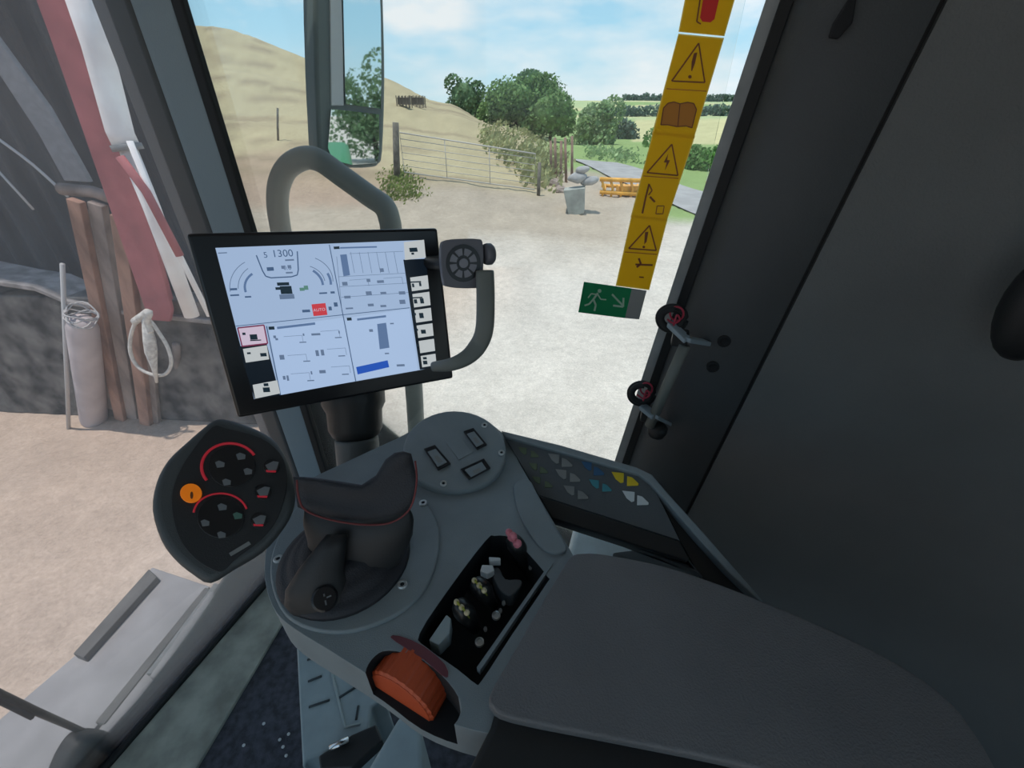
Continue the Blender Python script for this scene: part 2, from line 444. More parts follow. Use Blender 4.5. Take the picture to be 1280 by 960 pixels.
for i, (r, f, h) in enumerate(vs):
    n1 = noise.noise(Vector((r * .3, f * .3, 0))); n2 = noise.noise(Vector((r * 1.6, f * 1.6, 5)))
    a = r / max(f, .1)
    c = mixc(GRAV, GTAN, sst(-.2, -3.2, r + .35 * (f - 5) * (-1 if f > 5 else 0) + n1) if f < 9 else 0)
    if f > 0:
        # rough edge of the yard and the dry hillside
        c = mixc(c, GEDGE, sst(8.5, 12.5, f + n1 * 2.5 + (2.2 if a < -.1 else 0)) * sst(.42, .2, a))
        c = mixc(c, DRY, sst(14.5, 17.0, f + n1 * 1.5) * sst(.12, .02, a))
        if f > 16 and a > .05:
            c = mixc(c, GREEN, sst(20, 24, f + n1) * (sst(.02, .1, a)))
        if a > .33 and f > 12.5: c = mixc(c, GREEN, sst(13, 14.5, f))
        if f > 58 and a > .24: c = mixc(c, YELL, sst(58, 62, f))
        if f > 150:
            band = noise.noise(Vector((a * 9, f * .009, 2)))
            far = mixc(PALE, YELL, sst(-.15, .15, band)) if band < .3 else GREEN
            c = mixc(c, far, sst(150, 190, f))
    if f > 6: c = mixc(c, (0.36, 0.25, 0.18), sst(-.22, -.30, a + n1 * .08) * sst(13.0, 14.2, f + n1) * sst(23, 19, f + n1 * 2) * .7)
    c = tuple(x * (1 + n2 * .13 + n1 * .08) for x in c)
    if f > 14 and a < .05:
        st = noise.noise(Vector((r * .1, f * .8, 1)))
        c = mixc(c, (0.27, 0.21, 0.14), sst(.15, .5, st) * .7)
    buf[i, :3] = c
attr.data.foreach_set('color', buf.ravel())
gmat = bpy.data.materials.new('yard_and_fields'); gmat.use_nodes = True
n = gmat.node_tree; b = n.nodes['Principled BSDF']; b.inputs['Roughness'].default_value = 0.95
b.inputs['Specular IOR Level'].default_value = 0.15
at = n.nodes.new('ShaderNodeVertexColor'); at.layer_name = 'Col'
t = n.nodes.new('ShaderNodeTexCoord')
q = n.nodes.new('ShaderNodeTexNoise'); q.inputs['Scale'].default_value = 7; q.inputs['Detail'].default_value = 9; q.inputs['Roughness'].default_value = .75
n.links.new(t.outputs['Object'], q.inputs[0])
rp = n.nodes.new('ShaderNodeValToRGB'); rp.color_ramp.elements[0].position = .3; rp.color_ramp.elements[1].position = .7
rp.color_ramp.elements[0].color = (.82, .82, .82, 1); rp.color_ramp.elements[1].color = (1.14, 1.14, 1.14, 1)
n.links.new(q.outputs[0], rp.inputs[0])
q2 = n.nodes.new('ShaderNodeTexNoise'); q2.inputs['Scale'].default_value = 34; q2.inputs['Detail'].default_value = 8; q2.inputs['Roughness'].default_value = .8
n.links.new(t.outputs['Object'], q2.inputs[0])
rp2_ = n.nodes.new('ShaderNodeValToRGB'); rp2_.color_ramp.elements[0].position = .36; rp2_.color_ramp.elements[1].position = .64
rp2_.color_ramp.elements[0].color = (.84, .83, .82, 1); rp2_.color_ramp.elements[1].color = (1.14, 1.14, 1.13, 1)
n.links.new(q2.outputs[0], rp2_.inputs[0])
m2 = n.nodes.new('ShaderNodeMixRGB'); m2.blend_type = 'MULTIPLY'; m2.inputs[0].default_value = 1
mm = n.nodes.new('ShaderNodeMixRGB'); mm.blend_type = 'MULTIPLY'; mm.inputs[0].default_value = 1
n.links.new(at.outputs[0], mm.inputs[1]); n.links.new(rp.outputs[0], mm.inputs[2]); n.links.new(mm.outputs[0], m2.inputs[1]); n.links.new(rp2_.outputs[0], m2.inputs[2]); n.links.new(m2.outputs[0], b.inputs['Base Color'])
bp = n.nodes.new('ShaderNodeBump'); bp.inputs['Strength'].default_value = .6; bp.inputs['Distance'].default_value = .03
n.links.new(q.outputs[0], bp.inputs['Height']); n.links.new(bp.outputs[0], b.inputs['Normal'])
gm.materials.append(gmat)
gm.polygons.foreach_set('use_smooth', [True] * len(gm.polygons))
g = bpy.data.objects.new('ground', gm); COL.objects.link(g); struct(g)

# road beyond the yard
rl = [(742, 202), (775, 214), (810, 228), (850, 244), (900, 262), (960, 285)]
rv = []; rf = []
cen = smoothpts([onT(*p) for p in rl], 8)
for i, p in enumerate(cen):
    tt = (cen[min(i + 1, len(cen) - 1)] - cen[max(i - 1, 0)]); tt.z = 0; tt.normalize()
    sd_ = Vector((tt.y, -tt.x, 0))
    for k in range(7):
        q_ = p + sd_ * (k - 3) * 0.45
        rv.append(Vector((q_.x, q_.y, float(hgt(q_.x, q_.y)) + .05)))
for i in range(len(cen) - 1):
    for k in range(6):
        a0 = i * 7 + k; rf.append((a0, a0 + 1, a0 + 8, a0 + 7))
o = finish('road', rv, rf, M_road, smooth=True); struct(o)

# ================================================================== CAB SHELL
FL = -1.25; RF = 0.50
def prism_uv(name, uv, z0, z1, m, bevel=0, lean=0.0, segs=3):
    mb = MB()
    lo = [cab(u, v, z0) for u, v in uv]; hi = [cab(u + lean * (z1 - z0), v, z1) for u, v in uv]
    nn = len(uv)
    mb.add(lo + hi, [tuple(range(nn)), tuple(range(2 * nn - 1, nn - 1, -1))] + [(i, (i + 1) % nn, (i + 1) % nn + nn, i + nn) for i in range(nn)])
    return mb.go(name, m, bevel=bevel, segs=segs)
o = MB().box(cab(-.05, 0, FL - .04), U * 1.0, V * .86, Z * .04).go('floor', M_mat); struct(o)
o = MB().box(cab(-.05, 0, RF + .04), U * 1.15, V * .95, Z * .04).go('ceiling', M_head); struct(o)
# rear wall and right hand rear panel
o = MB().box(cab(.87, -.22, (FL - .42) / 2), U * .03, V * .58, Z * (-.42 - FL) / 2).go('wall_rear', M_panel); struct(o)
o = MB().box(cab(.87, -.22, .46), U * .03, V * .58, Z * .05).go('trim_11', M_panel, bevel=.01); struct(o)
o = MB().box(cab(.87, .30, -.005), U * .03, V * .06, Z * .425).go('trim_12', M_panel, bevel=.01); struct(o)
o = MB().box(cab(.87, -.22, -.005), U * .003, V * .56, Z * .42).go('added_rear_window', M_glass); struct(o)  # unseen rear window, added to let more light into the cab
o = prism_uv('wall_left', [(-.98, -.80), (.84, -.80), (.84, -.86), (-.98, -.86)], FL, FL + .22, M_panel); struct(o)  # unseen wall kept low so more daylight reaches the right panel
o = prism_uv('trim_1', [(.35, -.80), (.84, -.80), (.84, -.86), (.35, -.86)], FL + .22, RF, M_trim, .01); struct(o)
o = prism_uv('trim_2', [(-1.02, -.80), (-.92, -.80), (-.92, -.88), (-1.02, -.88)], -1.25, RF, M_trim, .01); struct(o)
# curved right rear panel
prof = smoothpts([Vector((.165, .705, 0)), Vector((.30, .695, 0)), Vector((.50, .66, 0)), Vector((.68, .58, 0)), Vector((.80, .44, 0)), Vector((.85, .30, 0))], 5)
mb = MB(); rings = []
NZ = 14
LEAN = .112
def leanu(z): return (z + .655) * LEAN
for i in range(NZ + 1):
    z = FL + (RF - FL) * i / NZ
    inner = [cab(p.x + leanu(z) * max(0, 1 - (p.x - .165) / .5), p.y, z) for p in prof]
    outer = [cab(p.x + leanu(z) * max(0, 1 - (p.x - .165) / .5) + (.06 if p.x > .6 else 0), p.y + .07, z) for p in reversed(prof)]
    rings.append(inner + outer)
mb.rings(rings)
o = mb.go('wall_right', M_panel, smooth=True); struct(o)
o.data.set_sharp_from_angle(angle=math.radians(60))
# right B pillar trim, rounded nose beside the glass, leaning slightly to the rear
def leaning(name, uv, m, bevel=0, z0=FL, z1=RF, smooth=False):
    mb = MB(); rings = []
    for i in range(9):
        z = z0 + (z1 - z0) * i / 8
        rings.append([cab(u + leanu(z), v, z) for u, v in uv])
    mb.rings(rings); o = mb.go(name, m, bevel=bevel, smooth=smooth)
    return struct(o)
nose = smoothpts([Vector((.030, .83, 0)), Vector((.027, .765, 0)), Vector((.034, .735, 0)), Vector((.052, .712, 0)), Vector((.085, .700, 0)), Vector((.12, .697, 0)), Vector((.157, .700, 0))], 4)
o = leaning('trim_3', [(p.x, p.y) for p in nose] + [(.157, .72), (.17, .83)], M_trim, smooth=True)
o.data.set_sharp_from_angle(angle=math.radians(50))
leaning('trim_4', [(.158, .712), (.158, .80), (.166, .80), (.166, .712)], M_rub)
leaning('trim_5', [(.012, .762), (.012, .79), (.026, .79), (.026, .762)], M_rub)
leaning('trim_6', [(-.004, .771), (-.004, .777), (.012, .777), (.012, .771)], M_frit)
# front right A pillar: shaded half dark, sky-lit half bluish, light put into the colours; glass seal
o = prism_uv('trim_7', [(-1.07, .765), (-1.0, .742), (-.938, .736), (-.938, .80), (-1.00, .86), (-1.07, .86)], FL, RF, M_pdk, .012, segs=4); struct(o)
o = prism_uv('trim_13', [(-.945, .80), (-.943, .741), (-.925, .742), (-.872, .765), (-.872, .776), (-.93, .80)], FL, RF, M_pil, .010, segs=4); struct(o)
o = prism_uv('trim_8', [(-.874, .762), (-.874, .778), (-.848, .778), (-.848, .762)], FL, RF, M_rub, .004); struct(o)
# side glass and windshield
o = MB().box(cab(-.40, .784, (FL + RF) / 2), U * .46, V * .003, Z * (RF - FL) / 2).go('window_1', M_glass); struct(o)
o = MB().box(cab(-1.0, -.02, (FL + RF) / 2), U * .003, V * .78, Z * (RF - FL) / 2).go('window_2', M_wind); struct(o)
# door sill below the windshield: black glass seal and painted sill
a1 = cab(-.975, -.80, FL); 
o = MB().box(cab(-.975, 0, FL + .008), U * .007, V * .80, Z * .012).go('trim_9', M_rub, bevel=.003); struct(o)
pa = onZ(240, 975, FL); pb = onZ(346, 795, FL)
def cuv(p): q = p - CAM; return q.dot(U), q.dot(V)
ua, va = cuv(pa); ub, vb = cuv(pb)
kk = (ub - ua) / (vb - va)
mb = MB()
v0, v1 = -.80, .80
pts = [cab(-.968, v0, FL + .012), cab(ua + kk * (v0 - va), v0, FL + .012), cab(ua + kk * (v1 - va), v1, FL + .012), cab(-.968, v1, FL + .012)]
mb.prism(pts, Z * -.012)
struct(mb.go('trim_10', M_sill, bevel=.003))
# loose grit on the mat
for i, (px, py) in enumerate([(305, 932), (354, 934), (350, 925), (361, 918), (358, 945), (330, 905)]):
    p = onZ(px, py, FL)
    o = MB().ball(p + Z * .002, U * .004, V * .0035, Z * .002, 8).go('stone_chip', M_white)
    tag(o, 'tiny pale stone chip lying on the dark floor mat', 'stone', 'stone chips on the floor mat')

# ================================================================== MONITOR
cor = [(232, 292), (547, 285), (567, 473), (297, 523)]
cr_ = [ray(*c) for c in cor]; kd = [1, 1.267774, 1.414606, 1.146832]
pp = [r_ * k_ for r_, k_ in zip(cr_, kd)]
sc = 0.31 / (pp[1] - pp[0]).length
mc = [CAM + q_ * sc for q_ in pp]
mx_ = (mc[1] - mc[0]).normalized(); my_ = (mc[0] - mc[3]).normalized(); mn = mx_.cross(my_).normalized()
if mn.dot(CAM - mc[0]) < 0: mn = -mn
cen_m = sum(mc, Vector()) / 4
mon = thing('touchscreen_monitor', 'large black framed touchscreen terminal showing pale blue vehicle readouts, in front of the side window', 'monitor', cen_m - my_ * .12)
def mo(px, py, lift=0.0): return onP(px, py, mc[0] + mn * lift, mn)
o = MB().prism(mc, -mn * .024).go('housing', M_gloss, mon, bevel=.004)
back = [c + (cen_m - c) * .25 - mn * .024 for c in mc]
MB().prism(back, -mn * .022).go('rear_cover', M_blk, mon, bevel=.006)
def zA(x, y): return (220 + x / 3.0476, 260 + y / 3.0476)
scr = MB().prism([mo(*zA(*q_), .0003) for q_ in [(150, 152), (943, 122), (992, 606), (298, 728)]], mn * .0005).go('screen', M_s0, mon)
SPLIT = ('menu_icon', 'title_bar', 'title_icon', 'small_icon', 'readout', 'machine_icon', 'leaf_icon')
def sq(name, pts, m, conv=zA, lift=.0012, th=.0003):
    if name in SPLIT and isinstance(pts[0][0], tuple):
        for p_ in pts: o_ = sq(name, p_, m, conv, lift, th)
        return o_
    mb = MB()
    if isinstance(pts[0][0], tuple):
        for p_ in pts: mb.prism([mo(*conv(*q_), lift) for q_ in p_], mn * th)
    else: mb.prism([mo(*conv(*q_), lift) for q_ in pts], mn * th)
    return mb.go(name, m, scr)
def line(a, b, w_=2.0):
    a = Vector((*a, 0)); b = Vector((*b, 0)); d = (b - a).normalized(); s_ = Vector((-d.y, d.x, 0)) * w_ / 2
    return [tuple((a + s_)[:2]), tuple((b + s_)[:2]), tuple((b - s_)[:2]), tuple((a - s_)[:2])]
def poly(pts, w_=2.0): return [line(pts[i], pts[i + 1], w_) for i in range(len(pts) - 1)]
def rect(x, y, w_, h_, sk=-.05, sx=.18):     # little skewed rectangle following the tilt of the display
    return [(x, y), (x + w_, y + w_ * sk), (x + w_ + h_ * sx, y + w_ * sk + h_), (x + h_ * sx, y + h_)]
# black backing of the two button columns
sq('menu_column', [(237, 528), (345, 515), (396, 714), (300, 729)], M_so)
sq('menu_column', [(866, 197), (951, 193), (995, 608), (929, 616)], M_so)
# panels
sq('readout_panel', [(352, 455), (640, 418), (680, 660), (400, 712)], M_s1, lift=.0011)
sq('readout_panel', [(645, 420), (888, 385), (922, 616), (684, 658)], M_s1, lift=.0011)
sq('dividing_lines', [line((584, 140), (685, 660), 3.2), line((228, 450), (890, 380), 2.6), line((345, 450), (398, 712), 4)], M_sl, lift=.0014)
sq('title_bar', [line((385, 457), (530, 440), 9), line((690, 425), (800, 412), 8), line((625, 152), (765, 148), 6)], M_sm, lift=.0016)
sq('title_icon', [rect(352, 452, 22, 12), rect(650, 418, 18, 11), rect(600, 147, 22, 10)], M_sd, lift=.0016)
# menu buttons
lt = [(235, 457, 335, 446, 349, 516, 252, 527), (255, 537, 346, 523, 355, 576, 266, 589), (292, 674, 386, 656, 397, 706, 302, 726)]
for k, q_ in enumerate(lt):
    bt = sq('menu_button', [(q_[0], q_[1]), (q_[2], q_[3]), (q_[4], q_[5]), (q_[6], q_[7])], M_s3 if k == 0 else M_s2, lift=.0016)
    if k == 0: sq('selection_frame', poly([(q_[0], q_[1]), (q_[2], q_[3]), (q_[4], q_[5]), (q_[6], q_[7]), (q_[0], q_[1])], 5), M_srd, lift=.0020)
sq('menu_icon', [rect(280, 482, 28, 20), rect(252, 475, 12, 9), rect(282, 503, 42, 4), rect(320, 553, 24, 13), rect(270, 550, 14, 7), rect(333, 668, 18, 11), rect(330, 684, 26, 18)], M_sd, lift=.0021)
ys = [(127, 195), (262, 314), (325, 376), (386, 434), (445, 492), (504, 550), (561, 604)]
for k, (ya, yb) in enumerate(ys):
    xl = 868 + (ya - 130) * .135; xl2 = 868 + (yb - 130) * .135
    xr = 944 + (ya - 120) * .1; xr2 = 944 + (yb - 120) * .1
    if k == 0: xl, xl2 = 862, 866
    sq('menu_button', [(xl + 6, ya + 3), (xr, ya - 6), (xr2, yb - 6), (xl2 + 6, yb + 3)], M_s2, lift=.0016)
sq('menu_icon', [rect(888, 152, 30, 16), rect(896, 170, 10, 8), rect(893, 280, 40, 5), rect(898, 288, 8, 14), rect(925, 284, 8, 14), rect(898, 340, 40, 5), rect(905, 348, 12, 16), rect(928, 344, 14, 20),
                  rect(905, 400, 8, 9), rect(925, 400, 16, 20), rect(912, 460, 9, 8), rect(932, 464, 18, 15), rect(918, 520, 8, 8), rect(940, 568, 14, 9), rect(940, 582, 16, 14)], M_sd, lift=.0021)
# engine gauge page
def arc(cx, cy, rx, ry, a0, a1, n_=12): return [(cx + rx * math.cos(math.radians(a0 + (a1 - a0) * i / n_)), cy - ry * math.sin(math.radians(a0 + (a1 - a0) * i / n_))) for i in range(n_ + 1)]
for a_ in ((320, 300, 115, 108, 120, 190), (325, 300, 88, 85, 125, 185), (480, 280, 118, 98, 65, 0), (480, 290, 88, 72, 70, 10)): sq('gauge_scale', poly(arc(*a_), 2.6), M_st, lift=.0014)
for a_ in ((330, 300, 68, 60, 125, 200), (470, 300, 90, 75, 55, 5), (478, 292, 112, 92, 28, 0)): sq('gauge_bar', poly(arc(*a_), 9), M_sm, lift=.0015)
sq('gauge_frame', poly([(306, 180), (330, 240), (342, 260), (362, 266), (440, 262), (462, 255), (466, 235), (462, 165)], 4.5), M_sl, lift=.0015)
sq('machine_icon', [rect(384, 284, 46, 12, -.03), rect(395, 298, 44, 30, -.03), rect(378, 302, 18, 10, -.03)], M_sd, lift=.0015)
sq('machine_icon_shade', [rect(393, 330, 56, 18, -.05)], M_st, lift=.0015)
sq('leaf_icon', [rect(470, 304, 18, 12), rect(486, 296, 16, 16)], M_sg, lift=.0015)
sq('warning_box', [(516, 367), (569, 362), (577, 407), (524, 412)], M_sr, lift=.0016)
sq('small_icon', [rect(345, 226, 26, 14), rect(480, 388, 30, 10), rect(580, 376, 12, 14), rect(600, 360, 14, 16), rect(206, 306, 26, 8), rect(206, 330, 34, 6), rect(262, 336, 24, 6), rect(545, 322, 30, 6), rect(588, 318, 16, 8)], M_sl, lift=.0015)
sq('small_icon', [rect(400, 220, 14, 12), rect(424, 218, 14, 12), rect(418, 244, 26, 6), rect(415, 196, 34, 6), rect(160, 170, 34, 4)], M_st, lift=.0015)
# chart page
sq('bar_chart', [[(625, 178), (650, 176), (663, 256), (638, 260)]], M_sm, lift=.0016)
sq('grid_lines', poly([(612, 185), (632, 390)], 1.5) + [line((665 + i * 33, 168), (680 + i * 33, 248), 1.5) for i in range(6)] +
   [line((618, 262), (875, 248), 1.5), line((624, 300), (880, 286), 1.5), line((630, 340), (884, 322), 1.5), line((660, 174), (866, 165), 1.5)], M_st, lift=.0015)
sq('readout', [rect(632, 282, 20, 14), rect(725, 270, 14, 12), rect(765, 276, 26, 10), rect(776, 230, 14, 14), rect(640, 335, 24, 10), rect(722, 318, 22, 14), rect(778, 320, 22, 8), rect(848, 318, 24, 12), rect(646, 380, 28, 6), rect(730, 365, 22, 10), rect(778, 370, 22, 8), rect(850, 350, 22, 16)], M_st, lift=.0016)
for x_, y_ in [(410, 490), (550, 470), (425, 562), (575, 538), (437, 632), (590, 606), (660, 275), (790, 268)]: sq('value_box', poly([(x_, y_), (x_ + 70, y_ - 5), (x_ + 75, y_ + 22)], 1.3), M_st, lift=.0015)
sq('readout', [rect(370, 486, 10, 10), rect(378, 496, 10, 8), rect(515, 478, 34, 8), rect(482, 478, 6, 9), rect(470, 510, 26, 4), rect(605, 492, 26, 4), rect(618, 468, 5, 10),
                rect(393, 560, 18, 18), rect(530, 542, 12, 22), rect(550, 540, 12, 22), rect(485, 582, 26, 4), rect(618, 562, 26, 4), rect(406, 640, 10, 14), rect(420, 638, 8, 20), rect(545, 618, 24, 12), rect(500, 656, 26, 4), rect(632, 632, 26, 4), rect(512, 622, 6, 12)], M_st, lift=.0016)
sq('level_bar', [[(766, 442), (800, 437), (813, 532), (776, 538)]], M_sm, lift=.0016)
sq('readout', [rect(735, 462, 14, 10), rect(815, 438, 14, 5), rect(795, 552, 16, 5), rect(840, 596, 30, 8)], M_st, lift=.0016)
sq('blue_key', [[(686, 606), (806, 580), (812, 606), (692, 634)]], M_sb, lift=.0016)
def mtext(t_, x, y, s_, m):
    p_ = mo(*zA(x, y), .0017)
    r_ = (mo(*zA(x + 60, y - 4), 0) - mo(*zA(x, y), 0))
    writing('lettering', t_, m, scr, p_, mx_, my_, s_)
mtext('1300', 406, 174, .0125, M_sl)
mtext('0.0', 424, 228, .008, M_st)
mtext('5', 341, 180, .010, M_sl)
mtext('AUTO', 546, 388, .0055, M_s3)
# neck and mounting foot
nb = mo(440, 430, -.050)
n0 = P(446, 552, .705); n1_ = mo(440, 470, -.062)
mb = MB(); ln_ = (n1_ - n0).length
mb.lathe(n0, (n1_ - n0), [(.022, 0), (.036, .010), (.042, .022), (.043, .05), (.049, .062), (.050, ln_)], 24)
mb.go('swivel_neck', M_blk, mon, smooth=True)
MB().tube([n1_, nb], .045, 16).go('rear_arm', M_blk, mon, smooth=True)
MB().tube(smoothpts([P(446, 548, .705), P(448, 572, .71), P(452, 620, .74)], 4), .034, 16).go('mounting_foot', M_condk, mon, smooth=True)

# rotary keypad with grip at the right of the monitor
kn = (CAM - P(580, 330, .58)).normalized(); kn = (kn * .6 + mn * .6).normalized()
kp0 = P(580, 330, .58)
def ko(px, py, lift=0): return onP(px, py, kp0 + kn * lift, kn)
key = thing('control_keypad', 'dark keypad with round button cluster and curved grip beside the monitor', 'keypad', ko(580, 360) - kn * .01)
def zB(x, y): return zA(x, y)
pl = [zA(*q_) for q_ in sm2([(1012, 140), (1030, 122), (1090, 117), (1150, 118), (1168, 130), (1172, 200), (1166, 290), (1155, 304), (1090, 306), (1035, 300), (1020, 285), (1010, 200)], 3)]
M_kp = mat('keypad_face', (0.12, 0.12, 0.14), 0.5)
MB().prism([ko(*q_) for q_ in pl], -kn * .02).go('housing', M_kp, key, bevel=.003)
def kring(cx, cy, rx, ry, a0, a1, w_, lift, name, m, n_=10):
    o_ = [zA(cx + rx * math.cos(a), cy + ry * math.sin(a)) for a in np.linspace(a0, a1, n_)]
    i_ = [zA(cx + (rx - w_) * math.cos(a), cy + (ry - w_) * math.sin(a)) for a in np.linspace(a1, a0, n_)]
    return MB().prism([ko(*q_, lift) for q_ in o_ + i_], kn * .0015).go(name, m, key)
MB().prism([ko(*zA(1094 + 66 * math.cos(a), 210 + 72 * math.sin(a)), .0002) for a in np.linspace(0, 2 * PI, 29)[:-1]], kn * .001).go('button_well', M_gloss, key)
M_kb = mat('keypad_buttons', (0.22, 0.22, 0.25), 0.5)
for k in range(8):
    a0 = k * PI / 4 + .1; kring(1094, 210, 52, 56, a0, a0 + PI / 4 - .2, 26, .001, 'button', M_kb)
MB().prism([ko(*zA(1094 + 17 * math.cos(a), 210 + 18 * math.sin(a)), .001) for a in np.linspace(0, 2 * PI, 21)[:-1]], kn * .004).go('centre_button', M_kb, key)
ka = ko(605, 318, -.008)
MB().lathe(ka, mx_, [(.010, 0), (.0135, .001), (.0145, .004), (.0145, .010), (.012, .013)], 22).go('rotary_knob', M_kp, key, smooth=True)
gp = smoothpts([P(606, 340, .585), P(607, 370, .585), P(606, 408, .59), P(600, 428, .60), P(586, 445, .60), P(566, 455, .60), P(545, 458, .62)], 5)
mb = MB(); rr = []
for i, p in enumerate(gp):
    tt = (gp[min(i + 1, len(gp) - 1)] - gp[max(i - 1, 0)]).normalized()
    v_ = (CAM - p).normalized(); s_ = tt.cross(v_).normalized(); v_ = s_.cross(tt)
    f_ = 1 if i < len(gp) * .55 else 1 - .45 * (i - len(gp) * .55) / (len(gp) * .45)
    rr.append([p + s_ * .0125 * f_ * math.copysign(abs(math.cos(a)) ** .6, math.cos(a)) + v_ * .010 * math.copysign(abs(math.sin(a)) ** .6, math.sin(a)) for a in np.linspace(0, 2 * PI, 17)[:-1]])
mb.rings(rr); mb.go('grip', M_rod, key, smooth=True)
MB().tube([ko(580, 330, -.02), cen_m - mn * .02 + mx_ * .13 + my_ * .07], .010, 10).go('mounting_bracket', M_blk, key, smooth=True)

# grab rail outside the side glass
gr = smoothpts([onV(440, 600, .86), onV(405, 480, .86), onV(372, 370, .86), onV(352, 292, .86), onV(347, 245, .86), onV(356, 214, .86), onV(376, 199, .86), onV(398, 200, .86), onV(430, 222, .86), onV(462, 245, .86), onV(480, 258, .86), onV(487, 275, .86), onV(491, 300, .86), onV(506, 400, .86), onV(517, 480, .86), onV(522, 580, .86)], 5)
o = MB().tube(gr, .0235, 14).go('grab_rail', M_rod, smooth=True)
tag(o, 'looped grey grab rail outside the side window, arching up behind the monitor', 'rail')

# ================================================================== STICKERS on the side glass
GV = .776
def gs(px, py, lift=0.0): return onV(px, py, GV - lift)
def xl_(y):   # left edge of the strip at height y
    return np.interp(y, [-20, 0, 40, 112, 168, 221, 272, 316, 358], [862, 857, 850, 832, 817, 803, 790, 780, 771])
def xr_(y):
    return np.interp(y, [-20, 0, 46, 112, 168, 221, 272, 316, 358], [922, 917, 903, 884, 867, 849, 833, 822, 811])
def sticker(name, label, y0, y1, dy=4):
    a = [(xl_(y0), y0 - dy * .5), (xr_(y0), y0 + dy * .8), (xr_(y1), y1 + dy * .8), (xl_(y1), y1 - dy * .5)]
    th = thing(name, label, 'sticker', gs((a[2][0] + a[3][0]) / 2, y1), 'safety stickers on the side window')
    MB().prism([gs(*q_, 0) for q_ in a], -V * .0006).go('base_sheet', M_yel, th)
    cx = sum(q_[0] for q_ in a) / 4; cy = sum(q_[1] for q_ in a) / 4
    b_ = [(cx + (q_[0] - cx) * 1.05, cy + (q_[1] - cy) * 1.03) for q_ in a]
    MB().prism([gs(*q_, -.0004) for q_ in b_], V * -.0003).go('border', M_yedge, th, )
    return th
def mark(th, name, polys, m, lift=.0009):
    mb = MB()
    for p_ in polys: mb.prism([gs(*q_, lift) for q_ in p_], -V * .0003)
    return mb.go(name, m, th)
def circ(cx, cy, rx, ry=None, n_=14): return [(cx + rx * math.cos(a), cy + (ry or rx) * math.sin(a)) for a in np.linspace(0, 2 * PI, n_ + 1)[:-1]]
s1 = sticker('safety_sticker', 'yellow sticker with red fire extinguisher, at the very top of the strip', -22, 41)
mark(s1, 'extinguisher_symbol', [[(881, -10), (896, -9), (899, -2), (893, 24), (888, 28), (878, 27), (875, 22), (879, -2)]], M_redp)
mark(s1, 'hose_symbol', poly([(879, -10), (875, 0), (871, 27), (876, 30)], 1.8), M_brn)
def zC(x, y): return (700 + x / 5.333, y / 5.333)
def zD(x, y): return (700 + x / 3.84, 160 + y / 3.84)
s2 = sticker('safety_sticker', 'yellow sticker with warning triangle above an open manual', 46, 168)
tri = [zC(*q_) for q_ in [(925, 288), (965, 550), (745, 540), (925, 288)]]
mark(s2, 'warning_triangle', poly(tri, 1.8), M_brn)
mark(s2, 'exclamation_mark', [[zC(*q_) for q_ in [(893, 355), (915, 350), (900, 420), (880, 475), (874, 470), (878, 410)]], circ(*zC(866, 512), 2.2)], M_brn)
mark(s2, 'panel_line', poly([(xl_(112) + 1, 111), (xr_(112) - 1, 114)], 1.2), M_brn2)
mark(s2, 'manual_symbol', [[zC(*q_) for q_ in [(690, 720), (720, 690), (760, 682), (800, 694), (850, 684), (890, 690), (908, 730), (880, 850), (840, 838), (780, 842), (720, 830), (672, 830)]]], M_brn2)
mark(s2, 'manual_outline', poly([zC(*q_) for q_ in [(672, 832), (690, 720), (720, 688), (760, 680), (800, 692), (850, 682), (892, 690), (910, 730), (880, 852), (840, 840), (780, 844), (720, 832), (672, 832)]], 1.3) + poly([zC(800, 694), zC(785, 842)], 1.2), M_brn, .0012)
s3 = sticker('safety_sticker', 'yellow sticker with lightning triangle above a person by a power line', 168, 272)
mark(s3, 'warning_triangle', poly([zD(*q_) for q_ in [(537, 78), (566, 228), (418, 214), (537, 78)]], 1.7), M_brn)
mark(s3, 'lightning_bolt', [[zD(*q_) for q_ in [(520, 122), (498, 165), (512, 166), (503, 205), (528, 155), (514, 154)]]], M_brn)
mark(s3, 'panel_line', poly([(xl_(221) + 1, 220), (xr_(221) - 1, 223)], 1.2), M_brn2)
mark(s3, 'person_symbol', poly([zD(428, 268), zD(412, 330), zD(395, 410)], 2.2) + poly([zD(428, 270), zD(442, 300), zD(425, 322)], 1.5) + poly([zD(432, 330), zD(455, 355)], 2.5) + poly([zD(*q_) for q_ in [(466, 374), (500, 374), (494, 412), (460, 412), (466, 374)]], 1.1), M_brn)
s4 = sticker('safety_sticker', 'yellow sticker with warning triangle above a hand tool, lowest of the strip', 272, 358)
mark(s4, 'warning_triangle', poly([zD(*q_) for q_ in [(430, 468), (462, 588), (330, 578), (430, 468)]], 1.7), M_brn)
mark(s4, 'exclamation_mark', [[zD(*q_) for q_ in [(408, 500), (424, 498), (416, 545), (404, 560)]], circ(*zD(402, 571), 1.6)], M_brn)
mark(s4, 'panel_line', poly([(xl_(316) + 1, 315), (xr_(316) - 1, 318)], 1.2), M_brn2)
mark(s4, 'tool_symbol', poly([zD(362, 655), zD(445, 658)], 2.2) + poly([zD(378, 625), zD(388, 652), zD(368, 668)], 2.4) + poly([zD(380, 715), zD(402, 717)], 1.6), M_brn)
th = thing('emergency_exit_sticker', 'green emergency exit sticker with running figure and diagonal arrow', 'sticker', gs(755, 396))
gq = [zD(*q_) for q_ in [(115, 738), (345, 770), (312, 912), (88, 884)]]
MB().prism([gs(*q_, .0012) for q_ in gq], -V * .0006).go('base_sheet', M_grn, th)
def gmark(name, polys): return mark(th, name, [[zD(*c) for c in p_] for p_ in polys], M_gprint, .0020)
